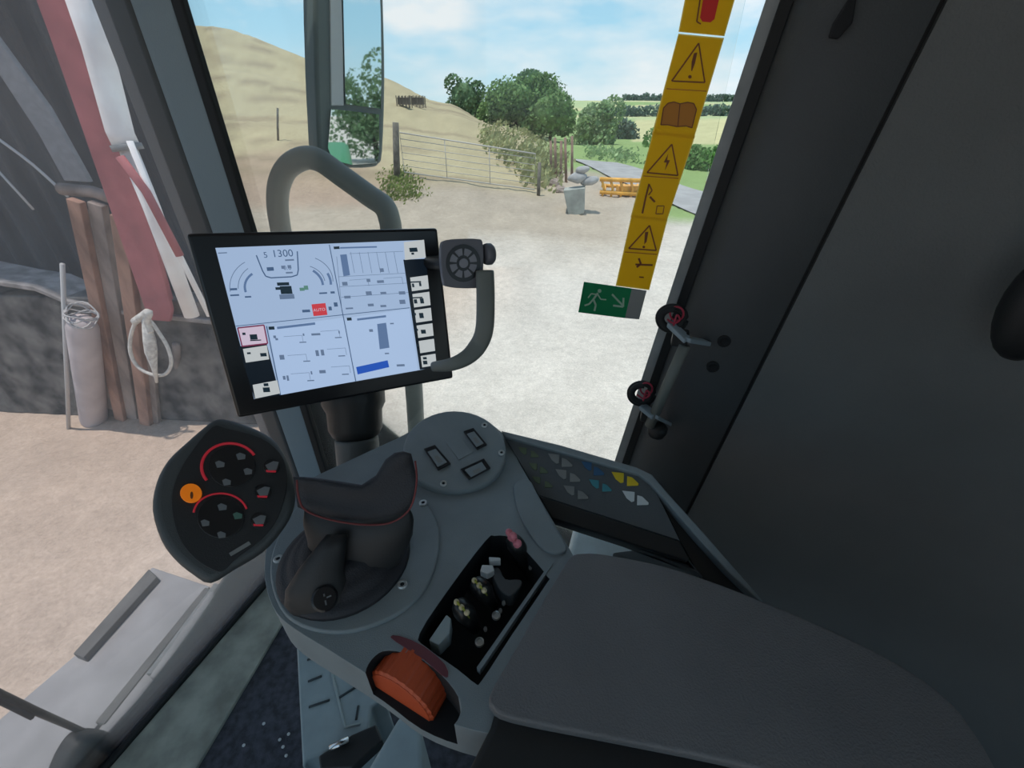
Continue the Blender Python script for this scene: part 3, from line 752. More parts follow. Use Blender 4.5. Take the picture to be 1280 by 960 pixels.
gmark('running_figure', [circ(190, 782, 9)] + poly([(182, 792), (160, 822), (172, 850), (165, 878)], 9) + poly([(160, 822), (140, 845), (118, 852)], 8) + poly([(150, 795), (182, 800), (196, 822), (222, 824)], 6) + poly([(150, 795), (135, 815)], 6))
gmark('arrow', poly([(250, 798), (300, 850)], 9) + poly([(305, 815), (303, 858), (255, 852)], 9))
gq2 = [zD(*q_) for q_ in [(345, 770), (416, 780), (380, 918), (312, 912)]]
o = MB().prism([gs(*q_, .0012) for q_ in gq2], -V * .0006).go('blank_sticker', M_gry)
tag(o, 'small plain grey sticker at the right end of the green exit sticker', 'sticker')

# ================================================================== CONSOLE
ZC = -.42
def c0(px, py, dz=0): return onZ(px, py, ZC + dz)
con = thing('control_console', 'dark grey armrest control console with round switch plates and a lever recess', 'console', c0(560, 690, -.3))
outl = sm2([(628, 541), (650, 580), (672, 618), (712, 686), (728, 704), (800, 730), (870, 770), (930, 830), (930, 920), (860, 960), (740, 948), (650, 926), (575, 908), (520, 886), (470, 850), (410, 812), (368, 786), (345, 765), (333, 735), (331, 700), (338, 665), (352, 630), (380, 603), (440, 574), (500, 546), (545, 524), (595, 524)], 3)
body = MB().prism([c0(*q_) for q_ in outl], Z * -.055).go('body', M_con, con)
cut1 = MB().prism([c0(*q_, .03) for q_ in sm2([(520, 770), (560, 712), (606, 654), (618, 648), (640, 651), (664, 673), (686, 699), (684, 708), (642, 768), (601, 828), (592, 832), (570, 815), (528, 786)], 3)], Z * -.075).go('cut', M_void)
cut2 = MB().prism([c0(*q_, .03) for q_ in sm2([(450, 815), (462, 798), (480, 791), (515, 799), (548, 822), (570, 850), (572, 872), (556, 888), (515, 874), (475, 852), (452, 832)], 3)], Z * -.07).go('cut', M_void)
boolean(body, [cut1, cut2])
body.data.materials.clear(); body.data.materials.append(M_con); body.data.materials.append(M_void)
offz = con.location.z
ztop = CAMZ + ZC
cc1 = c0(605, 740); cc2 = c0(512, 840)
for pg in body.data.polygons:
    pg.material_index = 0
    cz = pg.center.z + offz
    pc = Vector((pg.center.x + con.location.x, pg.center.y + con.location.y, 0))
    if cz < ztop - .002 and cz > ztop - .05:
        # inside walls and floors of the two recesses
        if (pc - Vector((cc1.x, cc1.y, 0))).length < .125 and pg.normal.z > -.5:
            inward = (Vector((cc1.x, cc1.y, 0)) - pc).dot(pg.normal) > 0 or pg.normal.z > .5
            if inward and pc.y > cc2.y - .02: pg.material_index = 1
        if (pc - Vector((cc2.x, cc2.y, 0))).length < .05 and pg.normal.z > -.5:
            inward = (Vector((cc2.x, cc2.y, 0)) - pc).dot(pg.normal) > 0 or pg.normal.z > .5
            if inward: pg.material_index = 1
addbevel(body, .006, 3)
# underside pan
pan = [c0(*q_, -.05) for q_ in sm2([(628, 560), (700, 700), (612, 880), (560, 868), (470, 820), (385, 775), (360, 735), (362, 690), (400, 620), (480, 570)], 3)]
MB().prism(pan, Z * -.05).go('underside_pan', M_blk, con, bevel=.01)
# slim support column down to the pedestal
MB().box(cab(.02, .26, -.80), U * .05, V * .05, Z * .32).go('support_column', M_blk, con, bevel=.01)

def disc_px(cx, cy, rx, ry, p0, n_, k=40): return [onP(cx + rx * math.cos(a), cy + ry * math.sin(a), p0, n_) for a in np.linspace(0, 2 * PI, k + 1)[:-1]]
# front switch plate: a slightly tipped round plate
dn = (Z + (CAM - c0(568, 566)).normalized() * .38).normalized()
dp = c0(568, 590, .014)
sw = MB().prism(disc_px(568, 564, 64.5, 51, dp, dn), -dn * .030).go('switch_plate', M_con, con, bevel=.003)
def zE(x, y): return (480 + x / 3.2, 500 + y / 3.2)
def dpt(px, py, lift=0): return onP(px, py, dp + dn * lift, dn)
def rocker(c4, c4b):
    hs = MB().prism([dpt(*zE(*q_), .0002) for q_ in c4], dn * .0035).go('rocker_switch', M_gloss, sw, bevel=.0008)
    return hs
def screw(px, py, fn, parent, r=.0042):
    p_ = fn(px, py); n_ = dn if fn is dpt else Z
    mb = MB(); mb.lathe(p_, n_, [(r, -.0015), (r, .0012), (r * .85, .002), (r * .5, .002), (r * .42, .0012)], 18)
    mb.m = [0] * len(mb.m); mb.m[-1] = 1
    return mb.go('screw', M_screw, parent, mats=[M_screw, M_void])
R1 = [(160, 200), (205, 184), (268, 258), (216, 284)]
R2 = [(318, 130), (358, 116), (412, 182), (372, 202)]
R3 = [(305, 282), (400, 238), (426, 276), (340, 322)]
for R_, leg in ((R1, [(185, 214), (205, 206), (240, 246), (222, 256)]), (R2, [(338, 140), (356, 134), (396, 176), (376, 184)]), (R3, [(330, 282), (352, 270), (392, 252), (404, 268)])):
    h_ = rocker(R_, None)
    mb = MB(); cx = sum(q_[0] for q_ in R_) / 4; cy = sum(q_[1] for q_ in R_) / 4
    mb.prism([dpt(*zE(cx + (q_[0] - cx) * .72, cy + (q_[1] - cy) * .72), .0037) for q_ in R_], dn * .0016)
    mb.go('rocker_cap', M_con, sw, bevel=.0005)
    # little light legend on the cap
    a_ = [(cx + (q_[0] - cx) * .3 + 4, cy + (q_[1] - cy) * .3 + 4) for q_ in R_]
    MB().prism([dpt(*zE(*q_), .0054) for q_ in a_], dn * .0002).go('legend', M_kgrey, sw)
MB().prism([dpt(*zE(*q_), .0002) for q_ in [(250, 175), (305, 150), (355, 210), (300, 240)]], dn * .0008).go('blank_cover', M_con, sw, bevel=.0003)
for q_ in ((402, 102), (470, 212), (238, 335)): screw(*zE(*q_), dpt, sw, .0045)

# joystick ring plate with screws
rp_ = MB().prism([c0(*q_, .004) for q_ in sm2([(549, 668), (546, 700), (532, 735), (505, 762), (470, 780), (430, 790), (388, 786), (356, 768), (340, 735), (338, 700), (350, 665), (372, 632), (405, 610), (450, 600), (495, 608), (528, 625), (543, 645)], 3)], Z * -.014).go('ring_plate', M_con, con, bevel=.002)
for q_ in ((529, 629), (503, 731), (348, 699)): screw(*q_, lambda a, b: c0(a, b, .0045), rp_, .0052)
# flip cover at the right shoulder
MB().prism([c0(*q_, .003) for q_ in sm2([(643, 604), (661, 599), (672, 618), (690, 652), (708, 682), (704, 690), (690, 691), (674, 682), (655, 655), (644, 625)], 3)], Z * -.012).go('flip_cover', M_con, con, bevel=.0015)
# light edge strip of the lever recess and a grey slide in its left corner
MB().prism([c0(*q_, .001) for q_ in [(688, 703), (691, 705), (600, 838), (596, 834)]], Z * -.008).go('recess_edge', M_con, con)
MB().prism([c0(*q_, -.004) for q_ in [(558, 768), (564, 773), (562, 792), (548, 806), (536, 800)]], Z * -.02).go('recess_slide', M_pedl, con, bevel=.001)
# levers in the recess
def zF(x, y): return (540 + x / 4.8, 640 + y / 4.8)
def lever(tx, ty, bx, by, mcap, wpx=30, stripes=True, top=.02):
    a = c0(*zF(tx, ty), top); b_ = c0(*zF(bx, by), -.03)
    d_ = (b_ - a).normalized(); s_ = (c0(*zF(tx + 60, ty + 62)) - c0(*zF(tx, ty))).normalized()
    f_ = d_.cross(s_).normalized(); rr = []
    for t_, w_, h_ in ((-.002, .003, .003), (.001, .0075, .006), (.006, .010, .009), (.014, .0105, .010), (.024, .008, .008), (.04, .006, .006), ((b_ - a).length, .005, .005)):
        c_ = a + d_ * t_
        rr.append([c_ + s_ * w_ * math.copysign(abs(math.cos(x_)) ** .7, math.cos(x_)) + f_ * h_ * math.copysign(abs(math.sin(x_)) ** .7, math.sin(x_)) for x_ in np.linspace(0, 2 * PI, 17)[:-1]])
    l_ = MB().rings(rr).go('hydraulic_lever', M_lever, con, smooth=True)
    if stripes:
        mb = MB()
        for o_ in (-.0038, .0038):
            mb.tube([a + s_ * o_ + d_ * t_ + (CAM - a).normalized() * .0105 for t_ in (-.001, .006, .013, .02)], .0011, 6)
        mb.go('lime_stripes', M_lime, l_, smooth=True)
        mb = MB()
        for o_ in (-.0075, 0, .0075):
            mb.ball(a + s_ * o_ + d_ * .004 + (CAM - a).normalized() * .008, s_ * .0028, d_ * .0028, f_ * .0028, 10)
        mb.go('cream_buttons', M_cream, l_, smooth=True)
    else:
        mb = MB(); c_ = a + (CAM - a).normalized() * .006
        for ang_ in range(5):
            q_ = c_ + (s_ * math.cos(ang_ * 1.257) + d_ * math.sin(ang_ * 1.257)) * .0075 + (CAM - a).normalized() * .003
            mb.ball(q_, s_ * .0042, d_ * .0042, f_ * .004, 10)
        mb.ball(c_, s_ * .005, d_ * .005, f_ * .004, 10)
        mb.go('pink_cap', mcap, l_, smooth=True)
    return l_
lever(170, 560, 260, 700, M_lime); lever(275, 430, 370, 560, M_lime); lever(490, 160, 560, 330, M_pink, stripes=False)
mb = MB()
mb.prism([c0(*zF(*q_), -.006) for q_ in [(300, 315), (365, 318), (375, 350), (330, 372), (288, 352)]], Z * -.01)
mb.prism([c0(*zF(*q_), -.006) for q_ in [(340, 268), (410, 272), (412, 290), (345, 292)]], Z * -.01)
mb.go('recess_fitting', M_white, con, bevel=.001)
MB().prism([c0(*zF(*q_), -.014) for q_ in sm2([(360, 350), (400, 330), (440, 400), (520, 400), (540, 430), (480, 500), (420, 480), (380, 420)], 3)], Z * -.02).go('recess_rocker', M_condk, con, bevel=.002)
for q_ in [(285, 780), (385, 620)]:
    MB().lathe(c0(*zF(*q_), -.02), Z, [(.0045, -.002), (.0045, .001), (.003, .0015), (.0025, 0)], 14).go('recess_nut', M_screw, con)
for q_ in [(430, 545), (590, 330), (600, 290), (320, 700), (410, 590)]:
    MB().prism([c0(*zF(*p_), -.018) for p_ in circ(*q_, 11, 15, 8)], Z * -.002).go('recess_legend', M_kgrey, con)
# orange thumbwheel with ribs
w0 = c0(478, 838); w1 = c0(545, 880)
wd = (w1 - w0).normalized(); wa = Z.cross(wd).normalized()
wc = c0(513, 854, -.034)
mb = MB(); rr = []
NN = 96
R0 = .035
prof_ = [(-.0155, .90), (-.013, 1.0), (.013, 1.0), (.0155, .90)]
for i in range(NN):
    a = 2 * PI * i / NN; g_ = 1 + (.022 if i % 4 < 2 else -.012)
    rr.append([wc + (wd * math.cos(a) + Z * math.sin(a)) * R0 * pr * (g_ if pr > .95 else 1) + wa * off_ for off_, pr in prof_])
mb.rings(rr, closed=True)
for e_ in (-.0148, .0148): mb.cyl(wc + wa * (e_ - .0005), wc + wa * (e_ + .0005), R0 * .93, 48)
wh = mb.go('thumbwheel', M_orange, con); wh['label'] = 'ribbed orange thumbwheel'
# trim plate above the wheel with faint red print
MB().prism([c0(*q_, .0015) for q_ in sm2([(488, 796), (500, 795), (530, 808), (556, 830), (560, 845), (552, 843), (530, 824), (505, 808)], 2)], Z * -.004).go('wheel_scale', mat('faint_red_print', (0.14, 0.035, 0.045), 0.6), con)

# right-hand keypad wing
n1 = c0(673, 619, -.02); n2 = c0(850, 676, -.02); n3 = c0(630, 546, .01)
wn = (n2 - n1).cross(n3 - n1).normalized()
if wn.z < 0: wn = -wn
def wg(px, py, lift=0): return onP(px, py, n1 + wn * lift, wn)
def zG(x, y): return (620 + x / 4.923, 530 + y / 4.923)
wing = MB().prism([wg(*q_, .002) for q_ in [(628, 541), (640, 543), (800, 588), (815, 604), (850, 676), (673, 619)]], -wn * .02).go('keypad_wing', M_condk, con, bevel=.001)
rim_px = [(626, 538), (700, 556), (796, 584), (815, 593), (840, 622), (880, 666), (920, 712), (955, 752)]
inn_px = [(950, 752), (908, 712), (868, 668), (834, 628), (812, 604), (798, 593), (700, 565), (632, 546)]
MB().prism([wg(*q_, .009) for q_ in rim_px + inn_px], -wn * .03).go('wing_rim', M_con, con, bevel=.002)
MB().prism([wg(*q_, -.012) for q_ in [(815, 604), (834, 628), (868, 668), (950, 752), (880, 732), (850, 676)]], -wn * .02).go('wing_rear', M_blk, con, bevel=.001)
MB().prism([wg(*q_, .006) for q_ in [(673, 619), (850, 676), (862, 698), (858, 702), (690, 648)]], -wn * .03).go('wing_front_edge', M_blk, con, bevel=.002)
MB().prism([wg(*q_, -.004) for q_ in [(686, 640), (700, 648), (860, 698), (880, 722), (862, 710), (775, 672), (691, 648)]], -wn * .02).go('wing_skirt', M_condk, con, bevel=.002)
def wkey(x, y, left, m, s_=1.0):
    c_ = [(-38, -30), (32, -22), (30, 30), (14, 34), (-14, 12)] if left else [(-28, -28), (0, -20), (36, 14), (34, 26), (-30, 28)]
    pts = [wg(*zG(x + a * s_, y + b_ * s_), .0023) for a, b_ in c_]
    return MB().prism(pts, wn * .0012).go('key', m, wing, bevel=.0004)
for x_, y_, m_, s_ in ((165, 165, M_olive, .75), (230, 262, M_olive, .75), (250, 345, M_olive, .75), (358, 212, M_kgrey, 1), (402, 308, M_kgrey, 1), (452, 408, M_kgrey, 1), (560, 258, M_kblue, .9), (606, 368, M_kteal, .9), (752, 328, M_kyel, 1.1), (818, 444, M_white, 1.1)):
    wkey(x_, y_, True, m_, s_)
for x_, y_, m_, s_ in ((236, 186, M_olive, .75), (292, 284, M_olive, .75), (322, 372, M_olive, .75), (434, 238, M_kgrey, 1), (484, 330, M_kgrey, 1), (532, 436, M_kgrey, 1), (630, 290, M_kblue, 1), (680, 392, M_kteal, .9), (838, 352, M_kyel, 1.1), (900, 470, M_white, 1.1)):
    wkey(x_, y_, False, m_, s_)

# armrest
arm = thing('armrest', 'padded black leather armrest stretching to the lower right behind the console', 'armrest', c0(850, 850, -.2))
ao = sm2([(712, 697), (728, 691), (760, 693), (830, 707), (900, 730), (980, 762), (1060, 797), (1120, 828), (1175, 865), (1215, 910), (1248, 985), (1150, 1010), (1000, 975), (900, 950), (760, 922), (640, 898), (616, 884), (612, 868), (640, 818), (690, 732)], 3)
o = MB().prism([c0(*q_, .012) for q_ in ao], Z * -.045).go('cushion', M_pad, arm, bevel=.016, segs=6)
ab = [c0(*q_, .003) for q_ in [(705, 730), (830, 722), (1000, 790), (1180, 890), (1240, 1000), (900, 1010), (560, 1010), (612, 908), (620, 880)]]
MB().prism(ab, Z * -.13).go('base', M_blk, arm, bevel=.006)

# ================================================================== JOYSTICK
jp = P(275, 625, .42)
jn = ((CAM - jp).normalized() + Z * .25).normalized()
joy = thing('joystick', 'black multifunction joystick with red lit button head and curved palm rest', 'joystick', c0(430, 700))
def jo(px, py, lift=0): return onP(px, py, jp + jn * lift, jn)
def zH(x, y): return (180 + x / 3.368, 500 + y / 3.368)
ho = sm2([(272, 522), (299, 527), (334, 542), (352, 560), (364, 585), (370, 615), (366, 640), (352, 664), (328, 690), (292, 712), (262, 729), (240, 718), (218, 700), (200, 675), (189, 637), (194, 602), (209, 574), (232, 552), (254, 533)], 3)
MB().prism([jo(*q_) for q_ in ho], -jn * .022).go('head', M_joy, joy, bevel=.007, segs=5)
def zI(x, y): return (200 + x / 5.05, 530 + y / 5.05)
fo = sm2([(330, 20), (420, 30), (640, 90), (760, 190), (800, 300), (795, 430), (740, 600), (640, 730), (480, 850), (400, 930), (330, 920), (220, 850), (130, 740), (85, 600), (75, 460), (110, 330), (190, 190)], 3)
face = MB().prism([jo(*zI(*q_), .0004) for q_ in fo], jn * .0012).go('button_panel', M_joyface, joy, bevel=.0008)
def jell(x, y, rx, ry, lift, h_, name, m, par=None, n_=24):
    return MB().prism([jo(*zI(x + rx * math.cos(a), y + ry * math.sin(a)), lift) for a in np.linspace(0, 2 * PI, n_ + 1)[:-1]], jn * h_).go(name, m, par or face, bevel=.0005)
for cx, cy, rx, ry in ((455, 270, 150, 130), (385, 590, 150, 130)):
    jell(cx, cy, rx, ry, .0016, .0022, 'button_cluster', M_gloss)
def jarc(cx, cy, rx, ry, a0, a1, r_=.0010):
    pts = [jo(*zI(cx + rx * math.cos(math.radians(a)), cy - ry * math.sin(math.radians(a))), .0022) for a in np.linspace(a0, a1, 24)]
    MB().tube(pts, r_, 6).go('red_light_ring', M_redl, face, smooth=True)
jarc(440, 270, 178, 148, 30, 215, .0013); jarc(382, 570, 170, 132, 15, 175, .0009)
jell(198, 440, 68, 60, .0016, .004, 'orange_button', M_obtn)
jell(200, 450, 10, 24, .0062, .0002, 'button_mark', M_brn, n_=10)
mb = MB()
for k_, (x_, y_, w_, m_) in enumerate(((510, 205, 30, M_btn), (378, 255, 30, M_btn), (555, 300, 28, M_btn), (420, 368, 28, M_btn), (392, 525, 30, M_btn), (490, 580, 30, M_btng), (285, 625, 28, M_btn), (388, 700, 28, M_btn))):
    p_ = [jo(*zI(x_ + a, y_ + b_), .0040) for a, b_ in ((-w_, -12), (-w_ * .2, -w_ * .8), (w_, -10), (w_ * .9, 16), (-w_ * .6, 22))]
    MB().prism(p_, jn * .0006).go('legend', m_, face)
for x_, y_ in ((705, 270), (650, 430), (625, 610)):
    jell(x_, y_, 52, 50, .0016, .002, 'side_button', M_gloss)
    p_ = [jo(*zI(x_ + a, y_ + b_), .0038) for a, b_ in ((-40, -10), (10, -35), (45, -30), (30, 20), (-20, 25))]
    MB().prism(p_, jn * .0004).go('legend', M_btn, face)
    MB().prism([jo(*zI(x_ + a, y_ + b_), .0037) for a, b_ in ((-36, 20), (28, 24), (26, 36), (-34, 34))], jn * .0004).go('red_mark', M_redl, face)
MB().prism([jo(*zI(*q_), .0018) for q_ in [(435, 815), (560, 740), (575, 760), (448, 835)]], jn * .0006).go('model_plate', M_kgrey, face)
# palm rest
st = [((366, 596), (372, 634), .425, .012), ((380, 596), (386, 640), .43, .016), ((402, 598), (408, 646), .435, .019), ((428, 602), (432, 651), .44, .020), ((452, 606), (458, 654), .445, .020), ((470, 594), (486, 653), .447, .019), ((482, 574), (504, 645), .446, .017), ((493, 566), (514, 634), .444, .014), ((504, 564), (519, 616), .442, .011), ((514, 567), (521, 596), .441, .007)]
rr = []
for (tp, bt, d_, th_) in st:
    a = P(*tp, d_); b_ = P(*bt, d_ + .006); c_ = (a + b_) / 2; v_ = (CAM - c_).normalized(); h_ = (a - b_) / 2
    ring = []
    for x_ in np.linspace(0, 2 * PI, 25)[:-1]:
        cs, sn = math.cos(x_), math.sin(x_)
        # saddle: the face turned to the eye dips in the middle
        dep = sn * th_ - (.012 * (1 - abs(cs)) if sn > 0 else 0)
        ring.append(c_ + h_ * math.copysign(abs(cs) ** .75, cs) + v_ * dep)
    rr.append(ring)
MB().rings(rr).go('palm_rest', M_leath, joy, smooth=True)
sp = smoothpts([P(371, 600, .412), P(373, 620, .414), P(380, 636, .418), P(400, 646, .422), P(430, 653, .428), P(460, 656, .434), P(486, 654, .437), P(505, 644, .435), P(516, 628, .432), P(521, 600, .43), P(519, 576, .432)], 4)
MB().tube(sp, .0010, 6).go('red_seam', M_seam, joy, smooth=True)
# grip body below the palm rest, blending down into the boot
def ell(px, py, d_, rx, ry, zz=None, n_=24):
    c_ = P(px, py, d_); out_ = []
    for x_ in np.linspace(0, 2 * PI, n_ + 1)[:-1]:
        out_.append(c_ + Vector((1, 0, 0)) * rx * math.cos(x_) + Vector((0, .78, -.0)) * ry * math.sin(x_) + Z * .35 * ry * math.sin(x_))
    return out_
rr = [ell(446, 636, .447, .054, .020), ell(448, 650, .452, .058, .028), ell(450, 668, .460, .056, .034), ell(446, 688, .468, .052, .036), ell(440, 708, .476, .052, .036), ell(436, 722, .482, .058, .040)]
MB().rings(rr).go('grip_body', M_joyface, joy, smooth=True)
# boot
bc = c0(432, 698, .004)
mb = MB()
mb.lathe(bc, Z, [(.070, 0), (.069, .004), (.062, .008), (.058, .009), (.055, .014), (.048, .018), (.044, .019), (.040, .025), (.03, .028)], 40)
MB_boot = mb.go('rubber_boot', M_leath, joy, smooth=True)
# thumb paddle running down the front left of the grip
rr = []
for (px, py, d_, rx, ry) in ((422, 668, .430, .010, .008), (412, 688, .428, .015, .012), (402, 712, .428, .021, .015), (398, 738, .430, .030, .018), (402, 758, .432, .034, .018), (410, 774, .437, .030, .014), (414, 784, .442, .018, .009)):
    c_ = P(px, py, d_); v_ = (CAM - c_).normalized(); s_ = Vector((1, 0, 0)); s_ = (s_ - v_ * s_.dot(v_)).normalized()
    rr.append([c_ + s_ * rx * math.cos(x_) + v_ * ry * math.sin(x_) for x_ in np.linspace(0, 2 * PI, 21)[:-1]])
MB().rings(rr).go('thumb_paddle', M_joyface, joy, smooth=True)
tb = P(406, 748, .412); tv = (CAM - tb).normalized()
MB().lathe(tb - tv * .004, tv, [(.012, 0), (.012, .004), (.010, .0055)], 24).go('thumb_button', M_gloss, joy, smooth=False)
mb = MB(); tr_ = Vector((1, 0, 0)); tu_ = tv.cross(tr_).normalized()
if tu_.z < 0: tu_ = -tu_
for k_ in range(4):
    a = PI / 2 * k_ + .4; d_ = tr_ * math.cos(a) + tu_ * math.sin(a)
    q0 = tb + tv * .0018 + d_ * .004
    mb.box(q0, d_ * .0022, tv.cross(d_) * .0007, tv * .0003)
mb.go('button_cross', M_btn, joy)

# ================================================================== LOW CAB PARTS
# pale ledge added under the wing for bright ground behind the glass
o = MB().prism([cab(-.055, .345, -.62), cab(.105, .345, -.62), cab(.105, .62, -.62), cab(-.055, .62, -.62)], Z * -.5).go('ground_view_ledge', M_gview, bevel=.012)
tag(o, 'pale blue grey ledge standing in for bright ground seen between the keypad wing and the armrest', 'ledge')
bx = [onZ(*q_, -.60) for q_ in [(765, 690), (812, 684), (852, 704), (872, 726), (815, 714)]]
o = MB().prism(bx, Z * -.02).go('slotted_cover', M_condk, bevel=.004)
tag(o, 'small dark cover lying on the pale ledge beside the armrest', 'cover')
# pedestal with embossed lines
ZP = -.98
pd = thing('storage_box', 'grey moulded plastic box with embossed lines, below the orange thumbwheel', 'box', onZ(420, 900, FL))
MB().prism([onZ(*q_, ZP) for q_ in [(370, 798), (470, 840), (480, 872), (464, 884), (460, 925), (385, 948), (378, 960)]], Z * (FL - ZP)).go('body', M_ped, pd, bevel=.008)
def pline(pts, r_=.0025, m=M_pedl): return MB().tube([onZ(*q_, ZP + .001) for q_ in pts], r_, 6).go('embossed_line', m, pd, smooth=True)
pline([(414, 838), (422, 870), (431, 909), (450, 905)])
M_dl = mat('moulded_groove', (0.035, 0.045, 0.05), 0.7)
for pts in ([(385, 852), (402, 845)], [(386, 884), (412, 875)], [(424, 872), (446, 858)], [(448, 882), (445, 900)], [(384, 825), (398, 820)]):
    pline(pts, .0022, M_dl)
MB().tube([onZ(412, 936, ZP + .02), onZ(436, 924, ZP + .02)], .006, 10).go('latch', M_chrome, pd, smooth=True)
MB().prism([onZ(*q_, ZP + .012) for q_ in [(398, 945), (440, 918), (470, 905), (478, 925), (440, 960), (400, 962)]], Z * -.03).go('dark_clasp', M_blk, pd, bevel=.003)
o = MB().prism([onZ(*q_, -.86) for q_ in [(500, 893), (526, 906), (530, 985), (445, 985)]], Z * -.38).go('seat_base_panel', M_ped, bevel=.008)
tag(o, 'plain light grey wedge shaped panel at bottom edge under the console', 'panel')

# ================================================================== CLAMPS ON THE B PILLAR
cl = thing('bracket_rail', 'dark bracket rail with two clip arms on the pillar beside the window', 'bracket', onV(822, 545, .66))
def bp_(px, py, v_=.66): return onV(px, py, v_)
MB().tube([bp_(856, 432), bp_(812, 532)], .009, 12).go('rail', M_rod, cl, smooth=True)
for (q1, q2, q3) in (((838, 405), (858, 424), (882, 428)), ((803, 508), (818, 520), (834, 528))):
    mb = MB(); a, b_, c_ = bp_(*q1, .67), bp_(*q2, .655), bp_(*q3, .70)
    for s_, e_ in ((a, b_), (b_, c_)):
        d_ = e_ - s_; up_ = Z * .004; sd2 = d_.cross(Z).normalized() * .009
        mb.box((s_ + e_) / 2, d_ * .55, sd2, up_)
    mb.go('clip_arm', M_pil, cl, bevel=.002)
    MB().box(bp_(q2[0] - 8, q2[1] - 2, .67), U * .012, V * .01, Z * .012).go('clip_block', M_blk, cl, bevel=.003)
MB().lathe(bp_(822, 536, .665), Z, [(.014, -.014), (.017, -.006), (.017, .004), (.010, .010)], 16).go('end_cap', M_blk, cl, smooth=True)
for i_, (cx, cy, rr_, lb) in enumerate(((840, 398, 17, 'coiled black cable with red wire hooked on the upper clip arm'), (802, 492, 15, 'coiled black cable with red wire hooked on the lower clip arm'))):
    cb = thing('coiled_cable', lb, 'cable', bp_(cx, cy + rr_, .675), 'cables on the bracket rail')
    pts = [bp_(cx + rr_ * math.cos(a) * (1 if a < 2 * PI else .8), cy + rr_ * .85 * math.sin(a) * (1 if a < 2 * PI else .8), .68 - a * .001) for a in np.linspace(.2, 2 * PI * 1.8, 50)]
    MB().tube(pts, .0052, 8).go('black_loops', M_rub, cb, smooth=True)
    r2 = rr_ * .5
    pts = [bp_(cx + 6 + r2 * math.cos(a), cy - 6 + r2 * 1.0 * math.sin(a), .668) for a in np.linspace(0, 2 * PI, 24)[:-1]]
    MB().tube(pts, .0016, 6, closed=True).go('red_wire', M_red, cb, smooth=True)
    pts = smoothpts([bp_(cx - 6, cy + 1, .664), bp_(cx + 2, cy + 6, .662), bp_(cx + 10, cy + 2, .664), bp_(cx + 6, cy - 4, .664), bp_(cx + 2, cy + 9, .662)], 5)
    MB().tube(pts, .0016, 6).go('red_wire', M_red, cb, smooth=True)
# two plugs and a slot in the pillar trim
for px, py, lb in ((905, 426, 'round black plug in the pillar trim, the upper of two'), (891, 458, 'round black plug in the pillar trim, the lower of two')):
    o = MB().lathe(onV(px, py, .699), -V, [(.010, 0), (.010, .003), (.007, .004), (.004, .002)], 18).go('trim_plug', M_void)
    tag(o, lb, 'plug', 'plugs in the pillar trim')
o = MB().prism([onV(*q_, .695) for q_ in [(1040, 30), (1062, -5), (1070, -5), (1064, 30), (1046, 50), (1034, 48)]], -V * .006).go('belt_guide', M_void, bevel=.002)
tag(o, 'small black slot cover near the top of the pillar trim', 'cover')
o = MB().ball(cab(.47, .60, -.05) , U * .035, V * .035, Z * .07, 20).go('wall_knob', M_blk, smooth=True)
o.location = onV(1312, 375, .60) - Z * .07
tag(o, 'black rounded fitting on the dark rear panel at the right edge', 'fitting')

# ================================================================== OUTSIDE THE WINDSHIELD
ZD = -1.62
dk = thing('access_deck', 'grey sheet metal deck with dark raised lips in front of the windshield', 'deck', onZ(120, 850, ZD))
def dz(px, py, h_=0): return onZ(px, py, ZD + h_)
MB().prism([dz(*q_) for q_ in [(190, 709), (262, 733), (122, 906), (-60, 1120), (-260, 1120), (95, 818)]], Z * -.02).go('outer_deck', M_plat, dk, bevel=.003)
MB().prism([dz(*q_, .012) for q_ in [(268, 738), (290, 745), (305, 752), (330, 760), (100, 1040), (40, 1040), (128, 905)]], Z * -.03).go('inner_deck', M_plat, dk, bevel=.003)
MB().prism([dz(*q_, .03) for q_ in [(186, 711), (196, 721), (104, 822), (91, 817)]], Z * -.05).go('raised_lip', M_platd, dk, bevel=.003)
MB().prism([dz(*q_, .018) for q_ in [(256, 734), (264, 736), (130, 905), (118, 903)]], Z * -.06).go('centre_rail', M_platd, dk, bevel=.004)
MB().prism([dz(*q_, .028) for q_ in [(268, 728), (274, 730), (190, 842), (182, 842)]], Z * -.02).go('bright_strip', M_frit, dk, bevel=.003)
MB().prism([dz(*q_, .03) for q_ in [(262, 738), (290, 745), (240, 800), (192, 848), (186, 846)]], Z * -.03).go('raised_plate', M_plat, dk, bevel=.004)
MB().prism([dz(*q_, .05) for q_ in [(282, 716), (296, 713), (288, 748), (266, 742)]], Z * -.06).go('end_bracket', M_platd, dk, bevel=.003)
# legs carrying the deck
for q_ in ((150, 770), (60, 900), (285, 770)):
    p_ = dz(*q_, -.02); MB().box(Vector((p_.x, p_.y, p_.z / 2)), U * .04, V * .04, Z * (p_.z / 2)).go('leg', M_platd, dk)
wp = thing('windshield_wiper', 'black windshield wiper with pivot cover at the bottom left corner', 'wiper', cab(-1.03, -.28, FL))
def wu(px, py, u_=-1.03): return onP(px, py, CAM + U * u_, U)
MB().prism([wu(*q_, -1.06) for q_ in sm2([(52, 1000), (60, 955), (80, 920), (100, 909), (125, 911), (146, 922), (150, 945), (130, 975), (110, 1000)], 3)], U * .045).go('pivot_cover', M_wip, wp, bevel=.008)
MB().tube([wu(-60, 838, -1.05), wu(0, 868, -1.05), wu(45, 889, -1.05), wu(105, 915, -1.05)], [.008, .0075, .007, .006], 8).go('arm', M_wiparm, wp, smooth=True)
MB().tube([wu(-60, 846, -1.045), wu(-10, 872, -1.045), (wu(40, 897, -1.045))], .005, 6).go('blade', M_wip, wp, smooth=True)

